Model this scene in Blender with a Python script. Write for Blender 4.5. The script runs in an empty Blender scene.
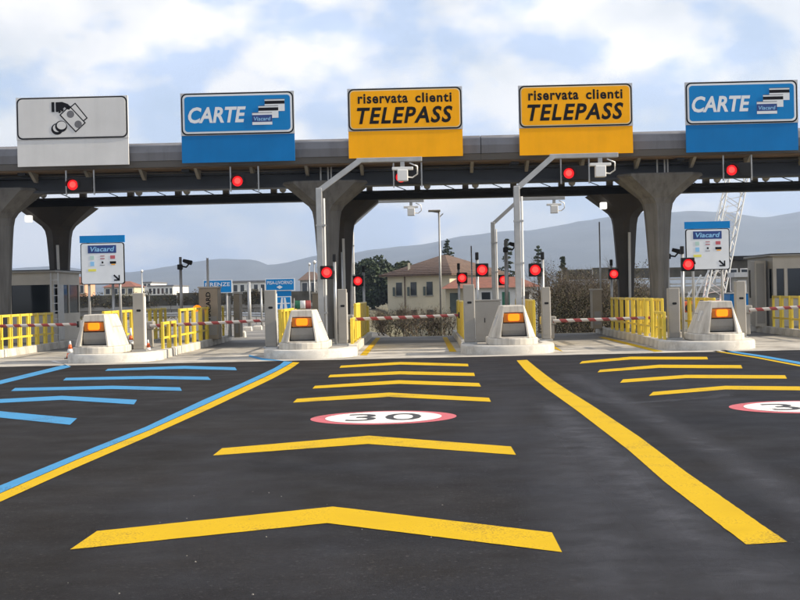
import bpy, bmesh, math, random
from mathutils import Vector, Matrix, noise

R = math.radians
random.seed(7)
sc = bpy.context.scene
COL = sc.collection

# ------------------------------------------------------------------ camera
F = 1386.0            # focal length in photo pixels (800 wide)
H = 1.68              # eye height
ROLL, YAW, PITCH = R(1.25), math.atan(21.2 / F), math.atan(-7.5 / F)
CAM = Vector((0, 0, H))
FWD = Vector((-math.sin(YAW) * math.cos(PITCH), math.cos(YAW) * math.cos(PITCH), math.sin(PITCH)))
R0 = Vector((math.cos(YAW), math.sin(YAW), 0))
U0 = R0.cross(FWD)
RIGHT = R0 * math.cos(ROLL) - U0 * math.sin(ROLL)
UP = U0 * math.cos(ROLL) + R0 * math.sin(ROLL)
cd = bpy.data.cameras.new('camera')
cam = bpy.data.objects.new('camera', cd)
COL.objects.link(cam)
cd.sensor_width = 36
cd.lens = 36 * F / 800
cd.clip_start = 0.1
cd.clip_end = 30000
m = Matrix.Identity(4)
for i in range(3):
    m[i][0] = RIGHT[i]; m[i][1] = UP[i]; m[i][2] = -FWD[i]; m[i][3] = CAM[i]
cam.matrix_world = m
sc.camera = cam

# ------------------------------------------------------------------ light and sky
SUN_EL, SUN_AZ = R(26), R(-4)          # azimuth measured from +X towards +Y
w = bpy.data.worlds.new('World'); sc.world = w; w.use_nodes = True
nt = w.node_tree; nt.nodes.clear()
N = nt.nodes.new; L = nt.links.new
out = N('ShaderNodeOutputWorld'); bg = N('ShaderNodeBackground'); L(bg.outputs[0], out.inputs[0])
sky = N('ShaderNodeTexSky'); sky.sky_type = 'NISHITA'; sky.sun_disc = False
sky.sun_elevation = SUN_EL; sky.sun_rotation = R(90) - SUN_AZ
sky.air_density = 1.0; sky.dust_density = 1.5; sky.ozone_density = 1.2; sky.altitude = 100
tc = N('ShaderNodeTexCoord'); mp = N('ShaderNodeMapping'); mp.inputs['Scale'].default_value = (1, 1, 1.7)
mp.inputs['Location'].default_value = (1.37, 0.4, 0.35)
L(tc.outputs['Generated'], mp.inputs[0])
n1 = N('ShaderNodeTexNoise'); n1.inputs['Scale'].default_value = 8.5; n1.inputs['Detail'].default_value = 7; n1.inputs['Roughness'].default_value = .5
L(mp.outputs[0], n1.inputs['Vector'])
rp = N('ShaderNodeValToRGB'); rp.color_ramp.elements[0].position = .40; rp.color_ramp.elements[1].position = .62
rp.color_ramp.elements[0].color = (.62, .62, .62, 1); rp.color_ramp.elements[1].color = (1, 1, 1, 1)
L(n1.outputs[0], rp.inputs[0])
n2 = N('ShaderNodeTexNoise'); n2.inputs['Scale'].default_value = 13; n2.inputs['Detail'].default_value = 6
L(mp.outputs[0], n2.inputs['Vector'])
cc = N('ShaderNodeMix'); cc.data_type = 'RGBA'
cc.inputs[6].default_value = (5.3, 6.35, 8.4, 1); cc.inputs[7].default_value = (9.4, 9.1, 8.8, 1)
r2 = N('ShaderNodeMapRange'); r2.inputs[1].default_value = .43; r2.inputs[2].default_value = .56; L(n2.outputs[0], r2.inputs[0]); L(r2.outputs[0], cc.inputs[0])
mx = N('ShaderNodeMix'); mx.data_type = 'RGBA'
L(rp.outputs[0], mx.inputs[0]); L(sky.outputs[0], mx.inputs[6]); L(cc.outputs[2], mx.inputs[7])
L(mx.outputs[2], bg.inputs[0]); bg.inputs[1].default_value = 0.082
sl = bpy.data.lights.new('sun', 'SUN'); sl.energy = 5.0; sl.angle = R(.6); sl.color = (1, .88, .70)
sun = bpy.data.objects.new('sun', sl); COL.objects.link(sun)
sd = Vector((math.cos(SUN_EL) * math.cos(SUN_AZ), math.cos(SUN_EL) * math.sin(SUN_AZ), math.sin(SUN_EL)))
sun.rotation_euler = sd.to_track_quat('Z', 'Y').to_euler()
sun.location = (40, 0, 40)
sc.view_settings.view_transform = 'Standard'; sc.view_settings.look = 'None'
sc.view_settings.exposure = 0.74; sc.view_settings.gamma = 1; sc.view_settings.use_curve_mapping = False
sc.render.engine = 'CYCLES'
sc.cycles.use_denoising = True
sc.cycles.max_bounces = 6; sc.cycles.diffuse_bounces = 3; sc.cycles.volume_bounces = 0
sc.cycles.transparent_max_bounces = 8; sc.cycles.sample_clamp_indirect = 6

# ------------------------------------------------------------------ helpers
def ray(px, py):
    return FWD + RIGHT * ((px - 400) / F) + UP * ((300 - py) / F)
def P(px, py, Y):
    d = ray(px, py); return CAM + d * (Y / d.y)
def G(px, py, z=0.0):
    d = ray(px, py); return CAM + d * ((z - H) / d.z)

class MB:
    def __init__(s): s.v = []; s.f = []
    def add(s, vs, fs):
        o = len(s.v); s.v += [tuple(v) for v in vs]; s.f += [tuple(i + o for i in f) for f in fs]; return s
    def box(s, x0, x1, y0, y1, z0, z1):
        return s.add([(x0,y0,z0),(x1,y0,z0),(x1,y1,z0),(x0,y1,z0),(x0,y0,z1),(x1,y0,z1),(x1,y1,z1),(x0,y1,z1)],
                     [(0,3,2,1),(4,5,6,7),(0,1,5,4),(1,2,6,5),(2,3,7,6),(3,0,4,7)])
    def cbox(s, c, d):
        return s.box(c[0]-d[0]/2, c[0]+d[0]/2, c[1]-d[1]/2, c[1]+d[1]/2, c[2]-d[2]/2, c[2]+d[2]/2)
    def loft(s, rings, cap=True):
        n = len(rings[0]); vs = [p for r in rings for p in r]; fs = []
        for k in range(len(rings) - 1):
            for i in range(n):
                j = (i + 1) % n
                fs.append((k*n+i, k*n+j, (k+1)*n+j, (k+1)*n+i))
        if cap:
            fs.append(tuple(range(n))[::-1]); fs.append(tuple((len(rings)-1)*n + i for i in range(n)))
        return s.add(vs, fs)
    def tube(s, pts, rad, n=8):
        pts = [Vector(p) for p in pts]
        if not isinstance(rad, (list, tuple)): rad = [rad] * len(pts)
        rings = []
        for k, p in enumerate(pts):
            a = pts[max(0, k-1)]; b = pts[min(len(pts)-1, k+1)]
            t = (b - a).normalized()
            ref = Vector((0, 0, 1)) if abs(t.z) < .9 else Vector((0, 1, 0))
            u = t.cross(ref).normalized(); v = t.cross(u).normalized()
            rings.append([p + (u * math.cos(q) + v * math.sin(q)) * rad[k] for q in (2*math.pi*(i+.5)/n for i in range(n))])
        return s.loft(rings)
    def prism_y(s, pts, y0, y1):          # pts (x,z)
        n = len(pts)
        return s.loft([[(x, y0, z) for x, z in pts], [(x, y1, z) for x, z in pts]])
    def prism_z(s, pts, z0, z1):
        return s.loft([[(x, y, z0) for x, y in pts], [(x, y, z1) for x, y in pts]])
    def ngon(s, pts):
        return s.add(pts, [tuple(range(len(pts)))])
    def mesh(s, name):
        me = bpy.data.meshes.new(name); me.from_pydata(s.v, [], s.f)
        bm = bmesh.new(); bm.from_mesh(me); bmesh.ops.recalc_face_normals(bm, faces=bm.faces); bm.to_mesh(me); bm.free()
        return me
    def build(s, name, mat, parent=None, loc=(0,0,0), smooth=False, bevel=0, recalc=True):
        if recalc: me = s.mesh(name)
        else:
            me = bpy.data.meshes.new(name); me.from_pydata(s.v, [], s.f)
        if smooth: me.polygons.foreach_set('use_smooth', [True] * len(me.polygons))
        return obj(name, me, mat, parent, loc, bevel)

def obj(name, me, mat=None, parent=None, loc=(0,0,0), bevel=0):
    o = bpy.data.objects.new(name, me); COL.objects.link(o)
    if mat and not me.materials: me.materials.append(mat)
    o.parent = parent; o.location = loc
    if bevel:
        b = o.modifiers.new('bevel', 'BEVEL'); b.width = bevel; b.segments = 2; b.limit_method = 'ANGLE'
    return o
def tag(o, label=None, cat=None, group=None, kind=None):
    if label: o['label'] = label
    if cat: o['category'] = cat
    if group: o['group'] = group
    if kind: o['kind'] = kind
    return o
def thing(name, label, cat, loc=(0,0,0), rz=0, group=None):
    o = bpy.data.objects.new(name, None); COL.objects.link(o)
    o.empty_display_size = .2; o.location = loc; o.rotation_euler = (0, 0, rz)
    return tag(o, label, cat, group)
def copy_tree(o, parent=None):
    c = o.copy(); COL.objects.link(c); c.parent = parent
    for ch in list(o.children): copy_tree(ch, c)
    return c
def rrect(x0, x1, z0, z1, r, n=5):
    pts = []
    for cx, cz, a in ((x1-r, z0+r, -90), (x1-r, z1-r, 0), (x0+r, z1-r, 90), (x0+r, z0+r, 180)):
        for i in range(n + 1):
            q = R(a + 90 * i / n); pts.append((cx + r*math.cos(q), cz + r*math.sin(q)))
    return pts
def circ(cx, cz, r, n=24, rz=None):
    return [(cx + r*math.cos(2*math.pi*i/n), cz + (rz or r)*math.sin(2*math.pi*i/n)) for i in range(n)]

def text_pts(body, x0, x1, z0, z1, shear=0, bold=0, space=1.0):
    """flat lettering fitted into the box; returns verts (u,v) and faces"""
    cu = bpy.data.curves.new('txt', 'FONT'); cu.body = body; cu.shear = shear; cu.offset = bold; cu.size = 1; cu.space_character = space
    cu.resolution_u = 3
    o = bpy.data.objects.new('txt', cu); COL.objects.link(o)
    dg = bpy.context.evaluated_depsgraph_get()
    me = bpy.data.meshes.new_from_object(o.evaluated_get(dg))
    vs = [v.co.copy() for v in me.vertices]; fs = [tuple(p.vertices) for p in me.polygons]
    bpy.data.objects.remove(o); bpy.data.curves.remove(cu); bpy.data.meshes.remove(me)
    xa, xb = min(v.x for v in vs), max(v.x for v in vs); ya, yb = min(v.y for v in vs), max(v.y for v in vs)
    return [(x0 + (v.x-xa)/(xb-xa)*(x1-x0), z0 + (v.y-ya)/(yb-ya)*(z1-z0)) for v in vs], fs
def text_obj(body, x0, x1, z0, z1, y, mat, parent, shear=0, bold=0, name='lettering', vertical=False, space=1.0):
    vs, fs = text_pts(body, x0, x1, z0, z1, shear, bold, space)
    mb = MB(); 
    if vertical:   # reads upwards
        vs3 = [(-b, y, a) for a, b in vs]
    else: vs3 = [(a, y, b) for a, b in vs]
    mb.add(vs3, fs)
    return mb.build(name, mat, parent, recalc=False)

# ------------------------------------------------------------------ materials
MATS = {}
def mat(name, col, rough=.6, var=.12, scale=2.0, bump=0, bscale=60, metal=0, dirt=None, dscale=1.2, damt=.5, rnd=.0, spec=.5, emit=0, detail=5, coords='Object', streak=False):
    if name in MATS: return MATS[name]
    ma = bpy.data.materials.new(name); ma.use_nodes = True; t = ma.node_tree; n = t.nodes; l = t.links
    b = n['Principled BSDF']; b.inputs['Roughness'].default_value = rough; b.inputs['Metallic'].default_value = metal
    b.inputs['Specular IOR Level'].default_value = spec
    tcn = n.new('ShaderNodeTexCoord')
    no = n.new('ShaderNodeTexNoise'); no.inputs['Scale'].default_value = scale; no.inputs['Detail'].default_value = detail
    l.new(tcn.outputs[coords], no.inputs['Vector'])
    mr = n.new('ShaderNodeMapRange'); mr.inputs[1].default_value = .3; mr.inputs[2].default_value = .7
    mr.inputs[3].default_value = 1 - var; mr.inputs[4].default_value = 1 + var
    l.new(no.outputs[0], mr.inputs[0]); val = mr.outputs[0]
    if rnd:
        oi = n.new('ShaderNodeObjectInfo'); m2 = n.new('ShaderNodeMapRange'); m2.inputs[3].default_value = 1 - rnd; m2.inputs[4].default_value = 1 + rnd
        l.new(oi.outputs['Random'], m2.inputs[0]); mu = n.new('ShaderNodeMath'); mu.operation = 'MULTIPLY'
        l.new(val, mu.inputs[0]); l.new(m2.outputs[0], mu.inputs[1]); val = mu.outputs[0]
    vm = n.new('ShaderNodeVectorMath'); vm.operation = 'SCALE'; vm.inputs[0].default_value = col[:3]; l.new(val, vm.inputs['Scale'])
    colout = vm.outputs[0]
    if dirt:
        n3 = n.new('ShaderNodeTexNoise'); n3.inputs['Scale'].default_value = dscale; n3.inputs['Detail'].default_value = 8; n3.inputs['Roughness'].default_value = .65
        if streak:
            mpp = n.new('ShaderNodeMapping'); mpp.inputs['Scale'].default_value = (4, 4, .35); l.new(tcn.outputs[coords], mpp.inputs[0]); l.new(mpp.outputs[0], n3.inputs['Vector'])
        else: l.new(tcn.outputs[coords], n3.inputs['Vector'])
        r3 = n.new('ShaderNodeMapRange'); r3.inputs[1].default_value = .46; r3.inputs[2].default_value = .72; r3.inputs[3].default_value = 0; r3.inputs[4].default_value = damt
        l.new(n3.outputs[0], r3.inputs[0])
        mxn = n.new('ShaderNodeMix'); mxn.data_type = 'RGBA'; l.new(r3.outputs[0], mxn.inputs[0]); l.new(colout, mxn.inputs[6]); mxn.inputs[7].default_value = (*dirt, 1)
        colout = mxn.outputs[2]
    l.new(colout, b.inputs['Base Color'])
    if bump:
        nb = n.new('ShaderNodeTexNoise'); nb.inputs['Scale'].default_value = bscale; nb.inputs['Detail'].default_value = 4
        l.new(tcn.outputs[coords], nb.inputs['Vector'])
        bp = n.new('ShaderNodeBump'); bp.inputs['Strength'].default_value = bump; bp.inputs['Distance'].default_value = .01
        l.new(nb.outputs[0], bp.inputs['Height']); l.new(bp.outputs[0], b.inputs['Normal'])
    if emit:
        b.inputs['Emission Color'].default_value = (*col[:3], 1); b.inputs['Emission Strength'].default_value = emit
    MATS[name] = ma; return ma

M = {}
M['conc'] = mat('weathered_concrete', (.30, .285, .26), .85, .18, 1.3, .35, 30, dirt=(.16,.145,.125), dscale=.9, damt=.6)
M['column'] = mat('column_concrete', (.145, .14, .132), .85, .15, 1.2, .3, 25, dirt=(.055,.05,.045), dscale=1.0, damt=.75, streak=True)
M['rearcol'] = mat('dark_rear_column', (.045, .037, .031), .7, .2, 1.2, .2, 25, dirt=(.09,.075,.06), dscale=.6, damt=.4)  # rear columns get a darker base colour than the front ones
M['kerb'] = mat('pale_kerb_stone', (.58, .55, .49), .8, .14, 3, .3, 50, dirt=(.20,.17,.13), dscale=1.6, damt=.8, rnd=.12)
M['slab'] = mat('island_paving', (.33, .31, .28), .9, .18, 1.5, .3, 30, dirt=(.2,.18,.15))
M['bumper'] = mat('painted_concrete', (.56, .52, .45), .75, .10, 2.5, .2, 40, dirt=(.22,.185,.14), dscale=1.2, damt=.7, streak=True)
M['fascia'] = mat('grey_fascia', (.155, .152, .16), .55, .10, .8, dirt=(.075,.07,.068), dscale=.5, damt=.6, streak=True)
M['fascia2'] = mat('dull_fascia', (.105, .10, .096), .6, .12, .8)
M['soffit'] = mat('brown_soffit', (.15, .10, .06), .7, .25, .6)
M['girder'] = mat('dark_girder_paint', (.022, .026, .035), .45, .2, 1.5)
M['bracket'] = mat('pale_bracket_paint', (.25, .235, .21), .6, .15, 3)
M['steel'] = mat('galvanised_steel', (.42, .42, .41), .42, .10, 4, metal=.55, dirt=(.22,.2,.18), damt=.3)
M['greypost'] = mat('grey_cabinet_paint', (.29, .27, .235), .5, .06, 2, dirt=(.24,.22,.19), damt=.35)
M['tan'] = mat('tan_machine_paint', (.30, .245, .17), .55, .1, 2, dirt=(.2,.16,.11), damt=.4)
M['white'] = mat('white_paint', (.72, .71, .68), .45, .06, 2)
M['signgrey'] = mat('pale_sign_face', (.66, .65, .63), .45, .05, 1.2, spec=.15, dirt=(0.475,0.468,0.454), dscale=.5, damt=.25, streak=True)
M['silver'] = mat('sign_backing_metal', (.5, .5, .5), .4, .08, 3, metal=.3)
M['yelsign'] = mat('yellow_sign_face', (.98, .43, .001), .4, .05, 1.5, spec=.15, dirt=(0.706,0.310,0.001), dscale=.5, damt=.25, streak=True)
M['yelline'] = mat('pale_yellow_line', (.75, .62, .38), .45, .05, 1.5, spec=.15)
M['blusign'] = mat('blue_sign_face', (.005, .205, .52), .4, .06, 1.2, spec=.15, dirt=(0.004,0.148,0.374), dscale=.5, damt=.25, streak=True)
M['bluplain'] = mat('blue_sign_lower', (.003, .16, .43), .42, .08, 1.2, spec=.15, dirt=(0.002,0.115,0.310), dscale=.5, damt=.25, streak=True)
M['signdark'] = mat('dark_sign_print', (.012, .012, .015), .7, .1, 4, spec=.1)
M['signwhite'] = mat('white_sign_print', (.72, .74, .75), .45, .04, 3)
M['navy'] = mat('navy_print', (.012, .045, .20), .45, .06, 3)
M['cyan'] = mat('pale_blue_print', (.25, .52, .78), .45, .06, 3)
M['black'] = mat('black_plastic', (.012, .012, .013), .65, .15, 6, spec=.25)
M['rubber'] = mat('black_rubber', (.02, .02, .02), .8, .15, 6)
M['yelrail'] = mat('yellow_railing_paint', (.74, .54, .045), .45, .10, 3, dirt=(.45,.32,.08), dscale=3, damt=.4, rnd=.06)
M['red_lens'] = mat('lit_red_lens', (.80, .012, .016), .5, .05, 3, emit=.55, spec=.2)
M['red_core'] = mat('bright_red_core', (1, .06, .05), .5, .05, 3, emit=1.0, spec=.2)
M['glint_glow'] = mat('glowing_sun_glint', (.9, .88, .82), .5, .02, 3, emit=.7)  # emission imitates sun reflected off the rear capital fittings
M['amber'] = mat('lit_amber_lens', (1, .22, .0), .4, .04, 3, emit=.8)
M['amber_dim'] = mat('amber_plastic', (.55, .16, .005), .3, .15, 5)
M['glass'] = mat('dark_window_glass', (.015, .019, .022), .08, .2, 1)
M['boothwall'] = mat('booth_panel', (.46, .42, .35), .5, .06, 1.5, dirt=(.27,.25,.22), damt=.3)
M['cream'] = mat('cream_plaster', (.52, .46, .33), .85, .10, .5, dirt=(.42,.37,.27), dscale=.3, damt=.4)
M['whiteplaster'] = mat('white_plaster', (.70, .68, .63), .85, .08, .4)
M['orange'] = mat('orange_plaster', (.62, .33, .20), .85, .1, .3)
M['tile'] = mat('terracotta_tile', (.10, .060, .041), .85, .28, 3, bump=.4, bscale=12, dirt=(.13,.085,.06), dscale=.8)
M['redtile'] = mat('red_tile', (.19, .068, .04), .85, .2, 3)
M['shutter'] = mat('green_shutter', (.045, .06, .05), .6, .15, 3)
M['viaduct'] = mat('viaduct_concrete', (.30, .29, .265), .9, .18, .4, dirt=(.17,.155,.13), dscale=.15, damt=.7)
M['noisewall'] = mat('dull_barrier_panel', (.075, .07, .058), .9, .5, .9, bump=.5, bscale=4, dirt=(.035,.034,.022), dscale=.5, damt=.8)
M['orangeplastic'] = mat('orange_plastic', (.75, .13, .03), .5, .1, 4)
M['bark'] = mat('bark', (.07, .055, .04), .9, .3, 3)
M['leafdark'] = mat('pine_leaf', (.028, .043, .016), .8, .5, .9, coords='Object')
M['leafmid'] = mat('evergreen_leaf', (.05, .065, .022), .8, .5, .8)
M['leafdry'] = mat('dry_scrub_leaf', (.085, .064, .032), .9, .45, .7)
M['leafolive'] = mat('olive_scrub_leaf', (.058, .055, .024), .9, .45, .7)
M['twig'] = mat('bare_twig', (.075, .058, .042), .9, .3, 2)
M['green'] = mat('green_cloth', (.02, .14, .07), .7, .1, 4)
M['redcloth'] = mat('red_cloth', (.20, .03, .03), .7, .1, 4)
M['debris'] = mat('pale_stone', (.2, .19, .17), .9, .2, 6)

def stripes(name, ca, cb, per, slant):
    ma = bpy.data.materials.new(name); ma.use_nodes = True; t = ma.node_tree; n = t.nodes; l = t.links; b = n['Principled BSDF']
    tcn = n.new('ShaderNodeTexCoord'); sx = n.new('ShaderNodeSeparateXYZ'); l.new(tcn.outputs['Object'], sx.inputs[0])
    a = n.new('ShaderNodeMath'); a.operation = 'MULTIPLY_ADD'; a.inputs[1].default_value = slant; l.new(sx.outputs[2], a.inputs[0]); l.new(sx.outputs[0], a.inputs[2])
    d = n.new('ShaderNodeMath'); d.operation = 'DIVIDE'; d.inputs[1].default_value = per; l.new(a.outputs[0], d.inputs[0])
    fr = n.new('ShaderNodeMath'); fr.operation = 'FRACT'; l.new(d.outputs[0], fr.inputs[0])
    gt = n.new('ShaderNodeMath'); gt.operation = 'GREATER_THAN'; gt.inputs[1].default_value = .5; l.new(fr.outputs[0], gt.inputs[0])
    mi = n.new('ShaderNodeMix'); mi.data_type = 'RGBA'; mi.inputs[6].default_value = (*ca, 1); mi.inputs[7].default_value = (*cb, 1); l.new(gt.outputs[0], mi.inputs[0])
    l.new(mi.outputs[2], b.inputs['Base Color']); b.inputs['Roughness'].default_value = .5
    return ma
M['boomstripe'] = stripes('red_and_white_boom', (.43, .40, .37), (.22, .03, .028), .42, .8)
M['conestripe'] = stripes('red_and_white_cone', (.8, .78, .75), (.7, .06, .03), .3, 0)

def asphalt():
    ma = bpy.data.materials.new('asphalt'); ma.use_nodes = True; t = ma.node_tree; n = t.nodes; l = t.links; b = n['Principled BSDF']
    g = n.new('ShaderNodeNewGeometry')
    def nz(scale, det=5, ro=.55, vec=None):
        x = n.new('ShaderNodeTexNoise'); x.inputs['Scale'].default_value = scale; x.inputs['Detail'].default_value = det; x.inputs['Roughness'].default_value = ro
        l.new(vec or g.outputs['Position'], x.inputs['Vector']); return x.outputs[0]
    def rng(v, a, b_, c, d):
        x = n.new('ShaderNodeMapRange'); 
        for i, q in enumerate((a, b_, c, d)): x.inputs[i+1].default_value = q
        l.new(v, x.inputs[0]); return x.outputs[0]
    def mul(a, b_):
        x = n.new('ShaderNodeMath'); x.operation = 'MULTIPLY'; l.new(a, x.inputs[0]); l.new(b_, x.inputs[1]); return x.outputs[0]
    mp = n.new('ShaderNodeMapping'); mp.inputs['Scale'].default_value = (1.0, .12, 1); l.new(g.outputs['Position'], mp.inputs[0])
    big = rng(nz(.22, 4), .3, .7, .72, 1.36)
    streak = rng(nz(1.1, 5, .6, mp.outputs[0]), .3, .7, .86, 1.16)
    mid = mul(rng(nz(3, 6, .7), .3, .7, .94, 1.06), rng(nz(22, 3, .6), .3, .7, .76, 1.26))
    oil = rng(nz(.9, 5, .6), .56, .72, 1.0, .72); mid = mul(mid, oil)
    fine = rng(nz(70, 3, .7), .25, .75, .45, 1.6)
    vo = n.new('ShaderNodeTexVoronoi'); vo.inputs['Scale'].default_value = 55; l.new(g.outputs['Position'], vo.inputs['Vector'])
    sp = rng(vo.outputs['Color'], .82, 1.0, 1.0, 3.2)
    v = mul(mul(mul(big, streak), mid), mul(fine, sp))
    vm = n.new('ShaderNodeVectorMath'); vm.operation = 'SCALE'; l.new(v, vm.inputs['Scale'])
    hm_ = n.new('ShaderNodeMix'); hm_.data_type = 'RGBA'; hm_.inputs[6].default_value = (.0148, .0128, .0116, 1); hm_.inputs[7].default_value = (.0136, .0143, .0186, 1)
    sx = n.new('ShaderNodeSeparateXYZ'); l.new(g.outputs['Position'], sx.inputs[0]); gx = rng(sx.outputs[0], -3.0, 3.5, 0.0, .8); ga = n.new('ShaderNodeMath'); ga.operation = 'ADD'; l.new(gx, ga.inputs[0]); l.new(rng(nz(.5, 5), .3, .7, -.35, .35), ga.inputs[1]); ga.use_clamp = True  # base colour turns bluish to the right, imitating the sky's reflection
    l.new(ga.outputs[0], hm_.inputs[0]); l.new(hm_.outputs[2], vm.inputs[0])
    l.new(vm.outputs[0], b.inputs['Base Color'])
    l.new(rng(nz(1.3, 4), .3, .7, .62, .9), b.inputs['Roughness']); b.inputs['Specular IOR Level'].default_value = .10
    bp = n.new('ShaderNodeBump'); bp.inputs['Strength'].default_value = .5; bp.inputs['Distance'].default_value = .006
    l.new(nz(90, 3), bp.inputs['Height']); l.new(bp.outputs[0], b.inputs['Normal'])
    return ma
M['asphalt'] = asphalt()
def paint(name, col, wear=.6):
    """road paint with chips where the asphalt shows through"""
    ma = bpy.data.materials.new(name); ma.use_nodes = True; t = ma.node_tree; n = t.nodes; l = t.links; b = n['Principled BSDF']
    g = n.new('ShaderNodeNewGeometry')
    a = n.new('ShaderNodeTexNoise'); a.inputs['Scale'].default_value = 1.4; a.inputs['Detail'].default_value = 6; l.new(g.outputs['Position'], a.inputs['Vector'])
    f = n.new('ShaderNodeTexNoise'); f.inputs['Scale'].default_value = 60; f.inputs['Detail'].default_value = 3; l.new(g.outputs['Position'], f.inputs['Vector'])
    r1 = n.new('ShaderNodeMapRange'); r1.inputs[1].default_value = .3; r1.inputs[2].default_value = .7; r1.inputs[3].default_value = .86; r1.inputs[4].default_value = 1.06; l.new(a.outputs[0], r1.inputs[0])
    vm = n.new('ShaderNodeVectorMath'); vm.operation = 'SCALE'; vm.inputs[0].default_value = col; l.new(r1.outputs[0], vm.inputs['Scale'])
    s = n.new('ShaderNodeMath'); s.operation = 'ADD'; l.new(a.outputs[0], s.inputs[0]); l.new(f.outputs[0], s.inputs[1])
    r2 = n.new('ShaderNodeMapRange'); r2.inputs[1].default_value = 1.08; r2.inputs[2].default_value = 1.26; r2.inputs[3].default_value = 0; r2.inputs[4].default_value = wear; l.new(s.outputs[0], r2.inputs[0])
    mi = n.new('ShaderNodeMix'); mi.data_type = 'RGBA'; l.new(r2.outputs[0], mi.inputs[0]); l.new(vm.outputs[0], mi.inputs[6]); mi.inputs[7].default_value = (.04, .037, .033, 1)
    l.new(mi.outputs[2], b.inputs['Base Color']); b.inputs['Roughness'].default_value = .8; b.inputs['Specular IOR Level'].default_value = .12
    bp = n.new('ShaderNodeBump'); bp.inputs['Strength'].default_value = .25; bp.inputs['Distance'].default_value = .004
    l.new(f.outputs[0], bp.inputs['Height']); l.new(bp.outputs[0], b.inputs['Normal'])
    return ma
M['pyel'] = paint('yellow_road_paint', (.56, .355, .004))
M['pblu'] = paint('blue_road_paint', (.060, .25, .47))
M['pwht'] = paint('white_road_paint', (.76, .74, .70))
M['pred'] = paint('red_road_paint', (.52, .13, .15))
M['pblk'] = paint('black_road_paint', (.06, .06, .065))
def ghost():
    ma = bpy.data.materials.new('faded_sheen_patch'); ma.use_nodes = True; t = ma.node_tree; n = t.nodes; l = t.links; b = n['Principled BSDF']
    b.inputs['Base Color'].default_value = (.072, .074, .086, 1); b.inputs['Roughness'].default_value = .85  # pale bluish colour holds both wear and the road's sheen
    g = n.new('ShaderNodeNewGeometry'); a = n.new('ShaderNodeTexNoise'); a.inputs['Scale'].default_value = 2.2; a.inputs['Detail'].default_value = 8; a.inputs['Roughness'].default_value = .7
    l.new(g.outputs['Position'], a.inputs['Vector'])
    r = n.new('ShaderNodeMapRange'); r.inputs[1].default_value = .28; r.inputs[2].default_value = .72; r.inputs[3].default_value = .15; r.inputs[4].default_value = 1.0; l.new(a.outputs[0], r.inputs[0])
    wa = n.new('ShaderNodeAttribute'); wa.attribute_name = 'wear'; mu = n.new('ShaderNodeMath'); mu.operation = 'MULTIPLY'; l.new(r.outputs[0], mu.inputs[0]); l.new(wa.outputs['Fac'], mu.inputs[1]); l.new(mu.outputs[0], b.inputs['Alpha']); b.inputs['Specular IOR Level'].default_value = .1
    return ma
M['pghost'] = ghost()
M['apron'] = mat('apron_concrete', (.42, .39, .34), .85, .2, 1.1, .3, 40, dirt=(.13,.115,.095), dscale=.9, damt=.95, coords='Object')
M['exit'] = mat('exit_lane_surface', (.16, .152, .14), .88, .2, .5, .3, 40, dirt=(.30,.28,.25), dscale=.5, damt=.7)
M['soil'] = mat('rough_grass_ground', (.10, .088, .05), .95, .3, .15, dirt=(.06,.062,.028), dscale=.06, damt=.8)
M['hill'] = mat('wooded_hill', (.055, .062, .060), .95, .40, .010, dirt=(.13,.12,.10), dscale=.006, damt=.35, detail=9)

# ------------------------------------------------------------------ ground and roads
def sstep(a, b, x):
    t = max(0, min(1, (x - a) / (b - a))); return t * t * (3 - 2 * t)
def gz(x, y):
    d = sstep(54.5, 75, y) * sstep(-5, 1.0, x) * (1 - .0)
    z = -.06 - 3.2 * d
    return z
xs = [-7000, -3000, -1200, -500, -200, -110] + [-80 + 4*i for i in range(18)] + [-8 + i for i in range(20)] + [12 + 4*i for i in range(20)] + [110, 200, 500, 1200, 3000, 7000]
ys = [-400, -60] + [-20 + 8*i for i in range(9)] + [52.5 + 1.5*i for i in range(20)] + [84 + 8*i for i in range(14)] + [230, 320, 480, 800, 1400, 2600, 6500]
mb = MB(); nx = len(xs)
mb.v = [(x, y, gz(x, y)) for y in ys for x in xs]
mb.f = [(j*nx+i, j*nx+i+1, (j+1)*nx+i+1, (j+1)*nx+i) for j in range(len(ys)-1) for i in range(nx-1)]
tag(mb.build('ground', M['soil'], smooth=True), kind='structure')
APRON = 35.3
road = tag(MB().box(-70, 70, -25, APRON, -.3, 0).build('road', M['asphalt']), kind='structure')
apron = tag(MB().box(-70, 70, APRON, 45.6, -.3, .004).build('concrete_apron', M['apron']), kind='structure')
ex = MB()
ex.prism_z([(-70, 45.6), (70, 45.6), (70, 52.6), (-1.2, 52.6), (-1.6, 58), (-4.5, 68), (-9, 90), (-14, 130), (-40, 130), (-70, 60)], -.3, 0)
exit_road = tag(ex.build('exit_road', M['exit']), kind='structure')

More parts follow.
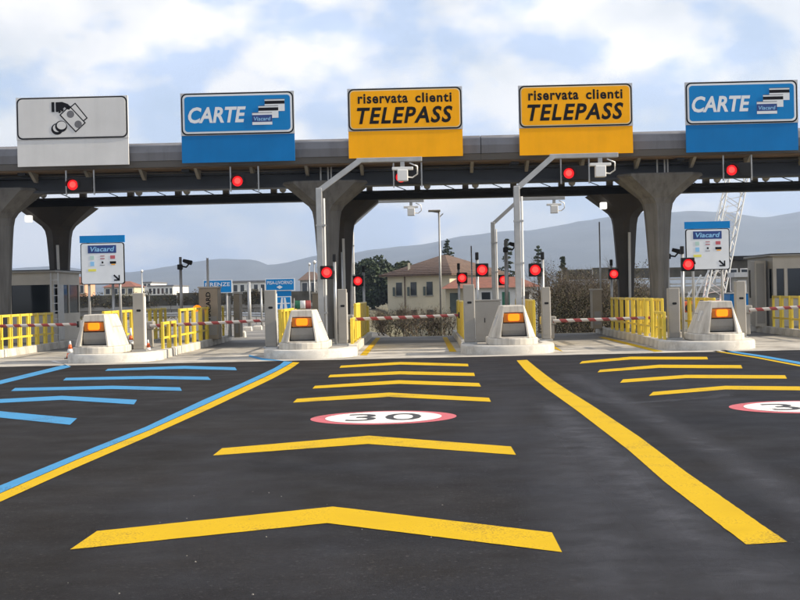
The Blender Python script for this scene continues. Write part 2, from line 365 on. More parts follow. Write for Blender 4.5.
# painted markings: parts of the road, thin sheets
def sheet(pts, z, name, ma, parent=road):
    n = len(pts)
    return MB().loft([[(p[0], p[1], z - .003) for p in pts], [(p[0], p[1], z) for p in pts]]).build(name, ma, parent)
def band(up, lo, name, ma, z=.004, parent=road):
    pu = [G(*p) for p in up]; pl = [G(*p) for p in lo]; k = len(pu); U = []; L2 = []
    for i in range(k-1):
        n = max(1, min(60, int((pu[i+1]-pu[i]).length / .07)))
        for j in range(n):
            U.append(pu[i].lerp(pu[i+1], j/n)); L2.append(pl[i].lerp(pl[i+1], j/n))
    U.append(pu[-1]); L2.append(pl[-1])
    mbx = MB(); vs = []
    for i, (a, b) in enumerate(zip(U, L2)):
        w_ = (a - b); wl = max(w_.length, 1e-4); w_ = w_ / wl
        j1 = .005 * noise.noise(Vector((a.x*9, a.y*9, 0))) + .003*random.uniform(-1, 1); j2 = .005 * noise.noise(Vector((b.x*9, b.y*9, 5))) + .003*random.uniform(-1, 1)
        a = a + w_*j1; b = b - w_*j2
        vs += [(a.x, a.y, z), (b.x, b.y, z)]
    mbx.add(vs, [(2*i, 2*i+1, 2*i+3, 2*i+2) for i in range(len(U)-1)])
    return mbx.build(name, ma, parent)
def chev(lu, ll, au, al, ru, rl, ma): return band([lu, au, ru], [ll, al, rl], 'chevron', ma)
Y_ = M['pyel']; B_ = M['pblu']
chev((97,531.5), (70,550), (333,507), (327,523.5), (552,533), (562,552.6), Y_)
chev((222,448.6), (213,455.8), (369,436), (368,444.2), (511,446.8), (516,455.2), Y_)
chev((297,399), (293,402.8), (389,392.8), (389,397), (489,398), (491,402), Y_)
chev((315,386), (312.5,388.8), (399,380.4), (399,384), (479,383.2), (481,386.8), Y_)
chev((330,375), (328,377.6), (400,371.4), (400,374.5), (474,373), (475,376.2), Y_)
chev((341,365.8), (339.5,368), (400.6,362), (400.6,364.7), (468,364), (468.5,366.5), Y_)
chev((582,361.4), (579.5,363.8), (631,356.8), (631,359.6), (707,357), (708,359.6), Y_)
chev((600,370), (597.5,372.5), (659,364.9), (659,368), (741,365.3), (742.5,368.5), Y_)
chev((623,379.6), (620,383), (685.6,375), (685.6,378.3), (785,375.4), (787,378.8), Y_)
chev((653,392.2), (649,396), (725,386), (725,389.7), (838,387), (841,391), Y_)
chev((108,368.9), (105,371), (184,366), (184,369), (235,367.4), (237,370.4), B_)
chev((66,378), (63,380.6), (150,375.9), (150,379), (208,376.9), (211,380.1), B_)
chev((15,388.2), (11,391.2), (112.5,385.9), (112.5,389.2), (180,387.5), (182,391), B_)
chev((-42,401.5), (-48,405.5), (62,396), (62,400), (137,400), (134,404.6), B_)
chev((-130,410.5), (-140,417), (-20,409.5), (-22,415.5), (77,418.6), (70,425), B_)
# lane lines
yu = [(-60,519),(0,494),(75,461),(150,430.3),(205,405.2),(247,385.6),(266,376.8),(281,369.2),(288,365.2),(293,362.2)]
yl = [(-60,528.5),(0,502.2),(75,468.4),(150,436),(210,408.8),(253,388.3),(273,378.6),(289,370),(295,366),(299.5,362.6)]
bu = [(-60,510.5),(0,485.9),(75,455.3),(145,427.4),(202,400.6),(243,382.8),(260,375),(274,368.4),(280,364.8),(284,361.5)]
band(yu, yl, 'lane_line', Y_)
band(bu, [(x-.3, y-.35) for x, y in yu], 'lane_line', B_)
band([(284,361.2),(262,358.2),(249,355)], [(289,361.6),(262,360.4),(249,357)], 'lane_line', B_, z=.009)
band([(-30,387.5),(0,380.6),(66,364.6)], [(-30,391.5),(0,384.4),(71,367)], 'lane_line', B_)
band([(50,361.3),(66,364.6)], [(55,361.0),(71,366.8)], 'lane_line', M['pwht'], z=.009)
band([(746,545),(665,482.5),(628.6,450.4),(577,410.8),(557.8,397),(546,388.6),(535,379.8),(524,369.4),(516.6,360.6)], [(787,542.5),(687,473),(640,437.5),(592.8,406),(570,391.8),(558,384),(547,376),(536,367.4),(527,360.0)], 'lane_line', Y_)
band([(720,350.6),(760,357),(840,372)], [(724,350.0),(763,355.6),(842,369.4)], 'lane_line', B_)
band([(712,351.2),(755,358),(838,374)], [(716,350.9),(758,357.3),(839,372.6)], 'lane_line', Y_)
# faint remains of an old line beside the right yellow line, a repaired patch, and painted-in sheen
def worn_sheen(path, half, strength=1.0, z=.0015):
    """soft-edged strip of scuffed asphalt, sheen put into its pale colour, following a line of road points"""
    pts = resample([(q.x, q.y) for q in (G(*p) for p in path)], .4); n = len(pts); mbx = MB(); al = []
    for i, p in enumerate(pts):
        d = (pts[min(n-1, i+1)] - pts[max(0, i-1)]).normalized(); nr_ = Vector((-d.y, d.x))
        fe = min(1, i/3, (n-1-i)/3)
        for k in range(-3, 4):
            q = p + nr_ * (half * k / 3); mbx.v.append((q.x, q.y, z)); al.append(strength * fe * (1 - (abs(k)/3)**1.5))
    mbx.f = [(i*7+k, i*7+k+1, (i+1)*7+k+1, (i+1)*7+k) for i in range(n-1) for k in range(6)]
    o = mbx.build('worn_sheen_patch', M['pghost'], road, recalc=False)
    at = o.data.attributes.new('wear', 'FLOAT', 'POINT'); at.data.foreach_set('value', al)
def resample(pts, step):
    pts = [Vector(p) for p in pts]; L_ = [0]
    for a, b in zip(pts, pts[1:]): L_.append(L_[-1] + (b - a).length)
    n = max(1, round(L_[-1] / step)); outp = []
    for i in range(n + 1):
        t = L_[-1] * i / n
        for j in range(len(pts) - 1):
            if t <= L_[j+1] + 1e-6:
                outp.append(pts[j].lerp(pts[j+1], (t - L_[j]) / max(1e-6, L_[j+1] - L_[j]))); break
    return outp
worn_sheen([(735,575),(660,505),(590,440),(545,400)], .34, 1.0)
worn_sheen([(900,570),(720,452),(628,405),(566,372)], .30, .8, .0020)
worn_sheen([(640,640),(600,540),(575,470),(560,420)], .55, .7, .0010)
worn_sheen([(760,640),(760,580),(700,530)], .5, .8, .0012)
worn_sheen([(548,388),(620,404),(720,397),(728,390)], .22, .8, .0025)
worn_sheen([(460,470),(500,420),(520,390)], .5, .35, .0008)
worn_sheen([(300,600),(250,520),(230,470)], .6, .25, .0008)
worn_sheen([(100,600),(180,500),(240,440)], .5, .3, .0009)
def roundel(px, py, rx, ry):
    c = G(px, py)
    def ell(k): return [(c.x + rx*k*math.cos(2*math.pi*i/48), c.y + ry*k*math.sin(2*math.pi*i/48), ) for i in range(48)]
    r = MB().ngon([(x, y, .004) for x, y in ell(1)]).build('speed_limit_roundel', M['pred'], road)
    MB().ngon([(x, y, .007) for x, y in [(c.x + (rx-.2)*math.cos(2*math.pi*i/48), c.y + (ry-.15)*math.sin(2*math.pi*i/48)) for i in range(48)]]).build('white_disc', M['pwht'], r)
    vs, fs = text_pts('30', c.x-.5*rx, c.x+.52*rx, c.y-.5*ry, c.y+.5*ry, 0, .0)
    MB().add([(a, b, .010) for a, b in vs], fs).build('numerals', M['pblk'], r, recalc=False)
roundel(383.5, 417.6, .985, 1.0)
roundel(803, 407.0, .985, 1.0)
# concrete apron joints and lane guide lines
for X, in ((-13.4,), (-8.1,), (-2.8,), (2.45,), (7.8,)):
    pass
for px0, py0, px1, py1 in ((363,355.5,378.5,338), (452.5,352,445,337.3)):
    band([(px0-3,py0),(px1-2.5,py1)], [(px0+4,py0),(px1+2,py1)], 'guide_line', Y_, z=.009, parent=apron)
band([(655,352),(598,337.5)], [(663,351.5),(604,337)], 'guide_line', Y_, z=.009, parent=apron)
band([(548,347),(541,339)], [(563,352),(550,343)], 'guide_line', Y_, z=.009, parent=apron)
mb = MB()
for i in range(26):
    p = (random.uniform(-2.2, .2), random.uniform(7.2, 12)); s = random.uniform(.003, .008)
    mb.loft([[(p[0]+s*math.cos(a)*random.uniform(.7,1.2), p[1]+s*math.sin(a), 0) for a in (0,1.3,2.6,3.9,5.2)], [(p[0]+.5*s*math.cos(a), p[1]+.5*s*math.sin(a), s*.8) for a in (0,1.3,2.6,3.9,5.2)]])
tag(mb.build('grit', M['debris']), 'scattered pale grit and chips lying on the asphalt', 'grit', kind='stuff')

# ------------------------------------------------------------------ hills
RP = [(-400,262),(-150,270),(-20,271),(30,268),(60,267),(100,272),(130,272),(165,266),(190,263),(211,261),(245,259),(255,260),(269,266),(285,263),(316,258),(345,254),(375,249),(410,246),(436,242),(460,237),(490,235),(530,231),(560,225),(600,218),(640,213),(690,212),(720,214),(760,219),(800,213),(900,205),(1100,215),(1400,240)]
DH = 4200
rid = [P(a, b, DH) for a, b in RP]
def ridge(x):
    if x <= rid[0].x: return rid[0].z
    for a, b in zip(rid, rid[1:]):
        if a.x <= x <= b.x: return a.z + (b.z - a.z) * (x - a.x) / (b.x - a.x)
    return rid[-1].z
mb = MB(); hx = [-2800 + 20*i for i in range(281)]; hy = [2500 + 100*i for i in range(32)]
for y in hy:
    e = sstep(2500, DH, y) if y <= DH else 1 - sstep(DH, 5700, y) * .9
    for x in hx:
        h = ridge(x * DH / y if y < DH else x)
        n_ = noise.fractal(Vector((x/330, y/330, 3.1)), 1.0, 2.0, 5)
        z = h * e + n_ * 26 * (e * (1 - .72 * sstep(DH-500, DH, y) )) * min(1, h/120)
        z += 38 * math.exp(-((y-3000)/260)**2) * (.5 + .5*noise.noise(Vector((x/260, 1.7, 0)))) * sstep(-100, 700, x)
        if abs(y - DH) < 60: z += noise.noise(Vector((x/45, 9.0, 0))) * 3.0
        mb.v.append((x, y, z - 2))
k = len(hx)
mb.f = [(j*k+i, j*k+i+1, (j+1)*k+i+1, (j+1)*k+i) for j in range(len(hy)-1) for i in range(k-1)]
tag(mb.build('hills', M['hill'], smooth=True), kind='structure')

# ------------------------------------------------------------------ toll islands
IX = {'0': -13.6, 'A': -8.3, 'B': -3.02, 'C': 2.3, 'D': 7.65, 'E': 12.95}
ILAB = {'0': 'kerbed toll island cut by the left edge of the photo',
        'A': 'kerbed toll island with rounded nose at the blue lane lines, left',
        'B': 'kerbed toll island with rounded nose where blue and yellow lines meet',
        'C': 'kerbed toll island with rounded nose at the single yellow lane line',
        'D': 'kerbed toll island with rounded nose under the right info board',
        'E': 'kerbed toll island cut by the right edge of the photo'}
IZ = .24
def island_path():
    pts = []
    for i in range(33):
        a = math.pi * (1 - i / 32); ca, sa = math.cos(a), math.sin(a); pts.append((1.26 * math.copysign(abs(ca)**.8, ca), 1.6 - 1.6 * abs(sa)**.85))
    return [(-1.15, 16.0), (-1.15, 4.2)] + pts + [(1.15, 4.2), (1.15, 16.0)]
stones = []; nose_out = []
ip = island_path(); pth = resample(ip[:3], .95)[:-1] + resample(ip[2:-2], .16) + resample(ip[-3:], .95)[1:]
for a, b in zip(pth, pth[1:]):
    t = (b - a); ln = t.length; t.normalize(); nrm = Vector((t.y, -t.x))   # right of travel
    c = (a + b) / 2
    nrm = Vector((-t.y, t.x))
    if nrm.dot(Vector((0, 8)) - c) < 0: nrm = -nrm
    if c.y < 1.62:
        nose_out.append(a); nose_last = b; continue
    a2 = a + t * .010; b2 = b - t * .010
    # inner edge shrinks towards centre
    ai, bi = a2 + nrm * .26, b2 + nrm * .26
    if c.y < 1.2:
        sh = (Vector((0, 1.0)) - c).normalized(); 
        ai = a2.lerp(Vector((0, 1.1)), .27); bi = b2.lerp(Vector((0, 1.1)), .27)
    m_ = MB().prism_z([tuple(a2 - c), tuple(b2 - c), tuple(bi - c), tuple(ai - c)], 0, IZ).mesh('kerb_stone')
    m_.materials.append(M['kerb']); stones.append((c, m_))
nose_out.append(nose_last)
nin = [p.lerp(Vector((0, 1.7)), .26) for p in nose_out]
def nr(k, z): return [(p.x*k, 1.6+(p.y-1.6)*k, z) for p in nose_out]
nb = MB(); kk = len(nose_out)
rows = [nr(1, 0), nr(1, IZ-.05), nr(.985, IZ-.012), nr(.96, IZ), [(p.x, p.y, IZ) for p in nin], [(p.x, p.y, 0) for p in nin]]
nb.v = [v for r_ in rows for v in r_]
nb.f = [(j*kk+i, j*kk+i+1, (j+1)*kk+i+1, (j+1)*kk+i) for j in range(5) for i in range(kk-1)] + [tuple(j*kk for j in range(6)), tuple(j*kk+kk-1 for j in range(6))]
nose_mesh = nb.mesh('nose_kerb'); nose_mesh.materials.append(M['kerb']); nose_mesh.polygons.foreach_set('use_smooth', [True]*len(nose_mesh.polygons)); nose_mesh.set_sharp_from_angle(angle=R(40))
isl = {}
NOSE = 36.0
for k_, X in IX.items():
    t = thing('toll_island', ILAB[k_], 'traffic island', (X, NOSE, 0), group='toll islands')
    isl[k_] = t
    inner = [(p.x * .86, 1.6 + (p.y-1.6)*.86) for p in pth]
    MB().prism_z(inner, 0.005, IZ - .025).build('paving_slab', M['slab'], t)
    obj('nose_kerb', nose_mesh, None, t)
    for c, m_ in stones:
        o = obj('kerb_stone', m_, None, t, (c.x, c.y, random.uniform(-.006, .004)), .018)
        o.rotation_euler.z = random.uniform(-.006, .006)

# ------------------------------------------------------------------ crash bumpers with amber lamps
def bumper(key, label, stripe=None):
    X = IX[key]
    t = thing('crash_bumper', label, 'crash bumper', ({'A':-8.66,'B':-3.16,'C':2.42,'D':7.88}[key], NOSE + .22, IZ - .02), group='crash bumpers on the island noses')
    ped = [(.66*math.cos(a), .70 - .66*math.sin(a)) for a in [math.pi*(1-i/14) for i in range(15)]] + [(.66, 2.2), (-.66, 2.2)]
    MB().prism_z(ped, 0, .2).build('pedestal', M['bumper'], t, bevel=.035)
    z0, z1 = .2, 1.05
    bot = [(-.40,.16),(.40,.16),(.60,.62),(.60,2.0),(-.60,2.0),(-.60,.62)]
    top = [(-.27,.30),(.27,.30),(.30,.55),(.30,1.75),(-.30,1.75),(-.30,.55)]
    b = MB(); vs = [(x,y,z0) for x,y in bot] + [(x,y,z1) for x,y in top]
    # front recess
    def fp(u, v): # u -1..1, v 0..1 on front face
        hw = .40 + (.27-.40)*v; return Vector((u*hw, .16 + .14*v, z0 + (z1-z0)*v))
    inn = [fp(-.88,.04), fp(.88,.04), fp(.86,.78), fp(-.86,.78)]
    deep = [p + Vector((0,.32,0)) for p in inn]
    vs += inn + deep
    fs = [(1,2,8,7),(2,3,9,8),(3,4,10,9),(4,5,11,10),(5,0,6,11),(6,7,8,9,10,11),(0,5,4,3,2,1),
          (0,1,13,12),(1,7,14,13),(7,6,15,14),(6,0,12,15),(12,13,17,16),(13,14,18,17),(14,15,19,18),(15,12,16,19),(16,17,18,19)]
    b.add(vs, fs)
    body = b.build('body', M['bumper'], t, bevel=.02)
    lw = .27
    MB().box(-lw, lw, .27, .44, .61, .845).build('lamp_housing', M['amber_dim'], t, bevel=.015)
    MB().prism_y(rrect(-.15, .15, .645, .83, .05), .235, .27).build('amber_lens', M['amber'], t, bevel=.01)
    sl_ = MB().loft([[(-.31,.40,.25),(.31,.40,.25),(.31,.44,.25),(-.31,.44,.25)],[(-.30,.31,.40),(.30,.31,.40),(.30,.44,.40),(-.30,.44,.40)],[(-.285,.255,.58),(.285,.255,.58),(.28,.44,.60),(-.28,.44,.60)]])
    sl_.build('sill', M['conc'], t)
    MB().box(-.33, .33, .36, .39, .205, .26).build('dark_strip', M['black'], t)  # black strip across the bottom of the front recess
    if stripe:
        for i in range(3):
            q = MB(); y0 = .66 + i*.2
            def sp(y, z): 
                v = (z - z0)/(z1-z0); return (-(.60 + (.30-.60)*v) - .006, y, z)
            q.add([sp(y0,.52), sp(y0+.15,.52), sp(y0+.15,.80), sp(y0,.80)], [(0,1,2,3)])
            q.build('reflector_strip', M['silver'] if i != 1 else M['white'], t)
    # a moulded groove along each flank
    for s in (-1, 1):
        v = .62; hw = .60 + (.30-.60)*v
        MB().add([(s*(hw+.004), .62, z0+.85*v), (s*(hw+.004), 1.75, z0+.85*v), (s*(hw+.012), 1.75, z0+.85*v-.02), (s*(hw+.012), .62, z0+.85*v-.02)], [(0,1,2,3)]).build('groove_line', M['conc'], t)
    return t
bumper('A', 'white crash bumper with amber lamp left of the grey pillar, under left info board')
bumper('B', 'white crash bumper with amber lamp where blue and yellow lane lines meet')
bumper('C', 'white crash bumper with amber lamp in front of the tall antenna pole, right of centre', True)
bumper('D', 'white crash bumper with amber lamp below the right info board', True)

# ------------------------------------------------------------------ canopy
XL, XR = -26, 26
YF = 44.0
can = thing('toll_plaza_canopy', 'long grey toll canopy on dark girders spanning all the lanes', 'canopy', (0, YF, 0))
mb = MB()
prof_u = [(0, 6.04), (-.02, 6.3), (.10, 6.52), (.35, 6.64), (7.6, 6.64), (7.95, 6.5), (7.95, 6.04)]
for i in range(13):
    x0 = XL + i*4.0
    q = MB().loft([[(x0+.012, y, z) for y, z in prof_u], [(x0+3.988, y, z) for y, z in prof_u]])
    q.build('roof_panel', M['fascia'], can)
for i in range(13):
    x0 = XL + i*4.0
    MB().loft([[(x0+.004, .10, 5.84), (x0+.004, .03, 6.035), (x0+.004, 7.9, 6.035), (x0+.004, 7.9, 5.84)], [(x0+3.996, .10, 5.84), (x0+3.996, .03, 6.035), (x0+3.996, 7.9, 6.035), (x0+3.996, 7.9, 5.84)]]).build('fascia_band', M['fascia2'], can)
MB().box(XL, XR, .16, 7.8, 5.80, 5.838).build('soffit', M['soffit'], can)
def girder(y, z0, z1, name, d=.55):
    g = MB(); t_ = .07
    g.box(XL, XR, y-d/2, y+d/2, z0, z0+t_); g.box(XL, XR, y-d/2, y+d/2, z1-t_, z1); g.box(XL, XR, y-.06, y+.06, z0+t_, z1-t_)
    g.build(name, M['girder'], can)
girder(1.5, 5.19, 5.72, 'front_girder', .7)
girder(7.35, 5.12, 5.45, 'rear_girder', .6)
br = None
for i in range(29):
    x = -24.9 + 1.775*i
    MB().loft([[(x-.05,.30,5.80),(x+.05,.30,5.80),(x+.05,1.2,5.80),(x-.05,1.2,5.80)],[(x-.05,.95,5.52),(x+.05,.95,5.52),(x+.05,1.16,5.52),(x-.05,1.16,5.52)]]).build('front_bracket', M['bracket'], can)
    q = MB(); q.box(x-.11, x+.11, 7.2, 7.5, 5.45, 5.80)
    q.loft([[(x-.11,7.25,5.62),(x+.11,7.25,5.62),(x+.11,7.45,5.62),(x-.11,7.45,5.62)],[(x-.22,7.25,5.80),(x+.22,7.25,5.80),(x+.22,7.45,5.80),(x-.22,7.45,5.80)]])
    q.build('rear_bracket', M['conc'], can)
    MB().tube([(x+.6, 7.3, 5.78), (x+1.35, 7.1, 5.45)], .016, 6).build('tie_rod', M['black'], can)
    if i % 3 != 1:
        MB().tube([(x+.36, 6.9, 5.60), (x+.36, 7.12, 5.58)], [.11, .13], 12).build('floodlight', M['white'], can)
for i in range(10):
    x = XL + 2.6 + 5.3*i
    MB().box(x-.12, x+.12, .5, 7.5, 5.72, 5.80).build('cross_beam', M['girder'], can)

# columns
def ring(hx_, hy_, z, c):
    c = min(c, hx_*.8, hy_*.8)
    return [(-hx_+c,-hy_,z),(hx_-c,-hy_,z),(hx_,-hy_+c,z),(hx_,hy_-c,z),(hx_-c,hy_,z),(-hx_+c,hy_,z),(-hx_,hy_-c,z),(-hx_,-hy_+c,z)]
def column(x, y, label, sc_=1, ztop=5.36, pipe=False, ma='column'):
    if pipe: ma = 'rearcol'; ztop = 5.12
    t = thing('concrete_column', label, 'column', (x, y, 0), group='flared canopy columns')
    prof = [(0,.21,.30),(1.0,.245,.33),(2.0,.285,.37),(3.0,.345,.42),(3.7,.39,.46),(4.15,.425,.50),(4.4,.47,.54),(4.58,.58,.60),(4.75,.77,.70),(4.95,1.0,.80),(5.15,1.24,.90),(5.27,1.38,.95)]
    if pipe: prof = [(z*.965, a_, b_) for z, a_, b_ in prof]
    rings = [ring(a*sc_, b, z, .08 + .06*z) for z, a, b in prof]
    MB().loft(rings).build('stem', M[ma], t)
    if not pipe: MB().loft([ring(1.39*sc_, .96, 5.272, .38), ring(1.36*sc_, .97, ztop-.02, .38), ring(1.32*sc_, .95, ztop, .36)]).build('capital', M[ma], t)
    for q in ((-.12, .12, .22) if not pipe else ()):
        MB().tube([(q, -.80, ztop), (q, -.80, 5.795)], .028, 6).build('conduit', M['steel'], t)
    if pipe:
        MB().tube([(.08, -.38, .0), (.08, -.44, 1.5), (.08, -.52, 3.0), (.08, -.58, 3.7)], .05, 8).build('downpipe', M['white'], t)
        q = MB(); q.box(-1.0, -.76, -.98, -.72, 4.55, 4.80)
        q.build('floodlight', M['glint_glow'], t, bevel=.03)  # added glow stands in for a sun reflection here
    return t
CX = [-13.9, -3.05, 7.83]
names = ['left', 'centre', 'right']
column(CX[0], 45.7, 'pale grey flared front column cut by the left edge of the photo')
column(CX[1], 45.7, 'pale grey flared front column behind the left antenna pole')
column(CX[2], 45.7, 'pale grey flared front column left of the right info board')
column(-13.42, 51.4, 'dark rear column rising behind the left toll booth', pipe=True)
column(-2.89, 51.4, 'dark rear column half hidden behind the centre front column', pipe=True)
column(7.58, 51.4, 'dark rear column beside the bare scrub, right of centre', pipe=True)

# ------------------------------------------------------------------ overhead lane signs
YS = YF - .22
def lane_sign(corners, kind, label):
    pts = [P(x, y, YS) for x, y in corners]   # TL TR BR BL
    W = (pts[1].x - pts[0].x + pts[2].x - pts[3].x) / 2
    cx = sum(p.x for p in pts) / 4; zb = (pts[2].z + pts[3].z) / 2; zt = (pts[0].z + pts[1].z) / 2
    Ht = zt - zb; t = thing('overhead_lane_sign', label, 'sign', (cx, YS, zb), group='overhead lane signs')
    h = W / 2; zs = Ht - 1.34                      # seam between lower plate and upper board
    low = {'white': M['signgrey'], 'blue': M['bluplain'], 'yellow': M['yelsign']}[kind]
    MB().box(-h, h, -.03, .03, 0, zs - .006).build('lower_plate', low, t)
    MB().box(-h-.01, h+.01, -.045, .03, zs, Ht).build('upper_board', M['signgrey'] if kind == 'white' else M['silver'], t)
    def layer(ins, y, ma, name, r):
        MB().prism_y(rrect(-h+ins, h-ins, zs+ins, Ht-ins, r), y, y+.004).build(name, ma, t)
    layer(.012, -.051, M['signdark'], 'dark_border', .17)
    layer(.055, -.056, {'white': M['signgrey'], 'blue': M['signwhite'], 'yellow': M['yelline']}[kind], 'light_border', .14)
    if kind == 'blue':  layer(.115, -.061, M['blusign'], 'face', .10)
    if kind == 'yellow': layer(.085, -.061, M['yelsign'], 'face', .12)
    if kind == 'white': layer(.07, -.061, M['signgrey'], 'face', .13)
    for s in (-1, 1):
        MB().box(s*.9-.05, s*.9+.05, .03, .26, .15, Ht-.2).build('mounting_rail', M['steel'], t)
    yt = -.064
    if kind == 'yellow':
        text_obj('riservata', -1.48, .10, Ht-.485, Ht-.17, yt, M['signdark'], t, 0, .032, space=1.14)
        text_obj('clienti', .33, 1.48, Ht-.485, Ht-.17, yt, M['signdark'], t, 0, .032, space=1.14)
        text_obj('TELEPASS', -1.52, 1.50, Ht-1.13, Ht-.60, yt, M['signdark'], t, .22, .03, space=1.15)
    if kind == 'blue':
        text_obj('CARTE', -1.56, .27, Ht-.96, Ht-.45, yt, M['signwhite'], t, .2, .03)
        for i in range(3):
            x0 = .47 + .2*(2-i)*1.0 - 0; x1 = x0 + .63; 
            x0 = .87 - .2*i; x1 = x0 + .63; z1 = Ht - .24 - .21*i; z0 = z1 - .39
            card = MB().box(x0, x1, yt-.006*i-.004, yt-.006*i, z0, z1).build('card', M['signwhite'], t)
            if i < 2: MB().box(x0, x1, yt-.006*i-.006, yt-.006*i-.004, z1-.16, z1-.06).build('magnetic_stripe', M['signdark'], card)
            else:
                MB().box(x0, x1, yt-.006*i-.006, yt-.006*i-.004, z0+.09, z1-.08).build('logo_band', M['navy'], card)
                text_obj('Viacard', x0+.05, x1-.05, z0+.13, z1-.14, yt-.006*i-.008, M['cyan'], card, .15, .01)
            MB().box(x0, x1, yt-.006*i-.0055, yt-.006*i-.004, z1-.02, z1).build('card_edge', M['fascia'], card)
    if kind == 'white':
        c = Vector((-.08, Ht - .66))
        def poly(pts, ma, name, k=0, parent=None):
            a = .0079 * 1.0
            return MB().prism_y([(c.x + (x-290)*a, c.y - (y-230)*a) for x, y in pts], yt-.0015*(k+1), yt-.0015*k).build(name, ma, parent or t)
        poly([(219,167),(231,167),(231,207),(219,207)], M['signdark'], 'cuff')
        poly([(236,168),(262,167),(286,176),(296,190),(291,199),(281,197),(272,188),(260,200),(243,207),(236,206)], M['signdark'], 'hand', 3)
        def rot_note(cx, cy, w_, h_, ang, k, name):
            q = []
            for dx, dy in ((-w_,-h_),(w_,-h_),(w_,h_),(-w_,h_)):
                q.append((cx + dx*math.cos(ang) - dy*math.sin(ang), cy + dx*math.sin(ang) + dy*math.cos(ang)))
            o = poly(q, M['signdark'], name, k)
            q2 = []
            for dx, dy in ((-w_+4.5,-h_+4.5),(w_-4.5,-h_+4.5),(w_-4.5,h_-4.5),(-w_+4.5,h_-4.5)):
                q2.append((cx + dx*math.cos(ang) - dy*math.sin(ang), cy + dx*math.sin(ang) + dy*math.cos(ang)))
            poly(q2, M['signgrey'], 'note_face', k+1, o); return o
        rot_note(322, 216, 40, 22, R(52), 0, 'banknote')
        n_ = rot_note(303, 236, 48, 28, R(48), 2, 'banknote')
        poly(circ(295, 217, 15, 18), M['fascia'], 'note_mark', 4, n_)
        poly(circ(325, 258, 15, 18), M['fascia'], 'note_mark', 4, n_)
        poly([(246,208),(254,201),(258,206),(250,213)], M['signdark'], 'fingertip', 5)
        poly([(257,201),(265,195),(269,200),(261,207)], M['signdark'], 'fingertip', 5)
        for cx_, cy_ in ((240, 272), (256, 262)):
            kk = 1 if cx_ < 250 else 3
            o = poly(circ(cx_, cy_+3, 24, 24, 23), M['signdark'], 'coin', kk)
            poly(circ(cx_+2, cy_-1, 19, 24, 16), M['signgrey'], 'coin_face', kk+1, o)
    return t
lane_sign([(16.5,98.7),(127.5,95),(129,164.5),(18,167)], 'white', 'plain whitish overhead sign showing a hand with banknotes and coins')
lane_sign([(180.5,94),(293.7,90.7),(295,161),(182.5,163)], 'blue', 'blue CARTE overhead sign, the left one of two')
lane_sign([(348,89.5),(461.5,86),(463,155.5),(348.5,159)], 'yellow', 'yellow TELEPASS overhead sign, the left one of two')
lane_sign([(518,86),(631,83),(633.7,152.5),(520,156)], 'yellow', 'yellow TELEPASS overhead sign, the right one of two')
lane_sign([(685,82.5),(796.5,80),(798.5,150.5),(686,152.3)], 'blue', 'blue CARTE overhead sign at the right edge')

# signals hung under the canopy front
def hung_signal(px, py, label):
    p = P(px, py, 43.9)
    t = thing('overhead_lane_signal', label, 'traffic light', (p.x, 43.95, p.z), group='red signals hung below the canopy')
    MB().box(-.2, .62, 0, .22, -.22, .24).build('housing', M['black'], t, bevel=.02)
    le = MB().prism_y(circ(0, 0, .165), -.012, .0).build('red_lens', M['red_lens'], t)
    MB().prism_y(circ(0, .01, .10), -.018, -.012).build('lens_core', M['red_core'], le)
    MB().prism_y(circ(.42, 0, .165), -.008, .0).build('dark_lens', M['black'], t)
    top = 5.80 - p.z
    for x in (-.235, .655):
        MB().box(x-.022, x+.022, .10, .15, -.32, top).build('hanger', M['steel'], t)
        MB().box(min(x, x + (.05 if x < 0 else -.05)), max(x, x + (.05 if x < 0 else -.05)), .11, .14, -.1, -.06).build('clip', M['steel'], t)
    q = MB(); n = 14
    for i in range(n):
        a0 = R(-10 + 200*i/n); a1 = R(-10 + 200*(i+1)/n); r0, r1 = .19, .205
        q.add([(r0*math.cos(a),y,r0*math.sin(a)) for a in (a0,a1) for y in (0,-.16)] + [(r1*math.cos(a),y,r1*math.sin(a)) for a in (a0,a1) for y in (0,-.16)],
              [(0,1,3,2),(4,6,7,5),(1,5,7,3),(0,2,6,4)])
    q.build('visor', M['black'], t)
hung_signal(72.3, 184.8, 'red signal hanging below the banknotes sign')
hung_signal(237.3, 181, 'red signal hanging below the left blue sign')
hung_signal(401, 177, 'red signal hanging below the left yellow sign, behind an antenna box')
hung_signal(569, 173.2, 'red signal hanging below the right yellow sign')
hung_signal(732, 170, 'red signal hanging below the right blue sign')

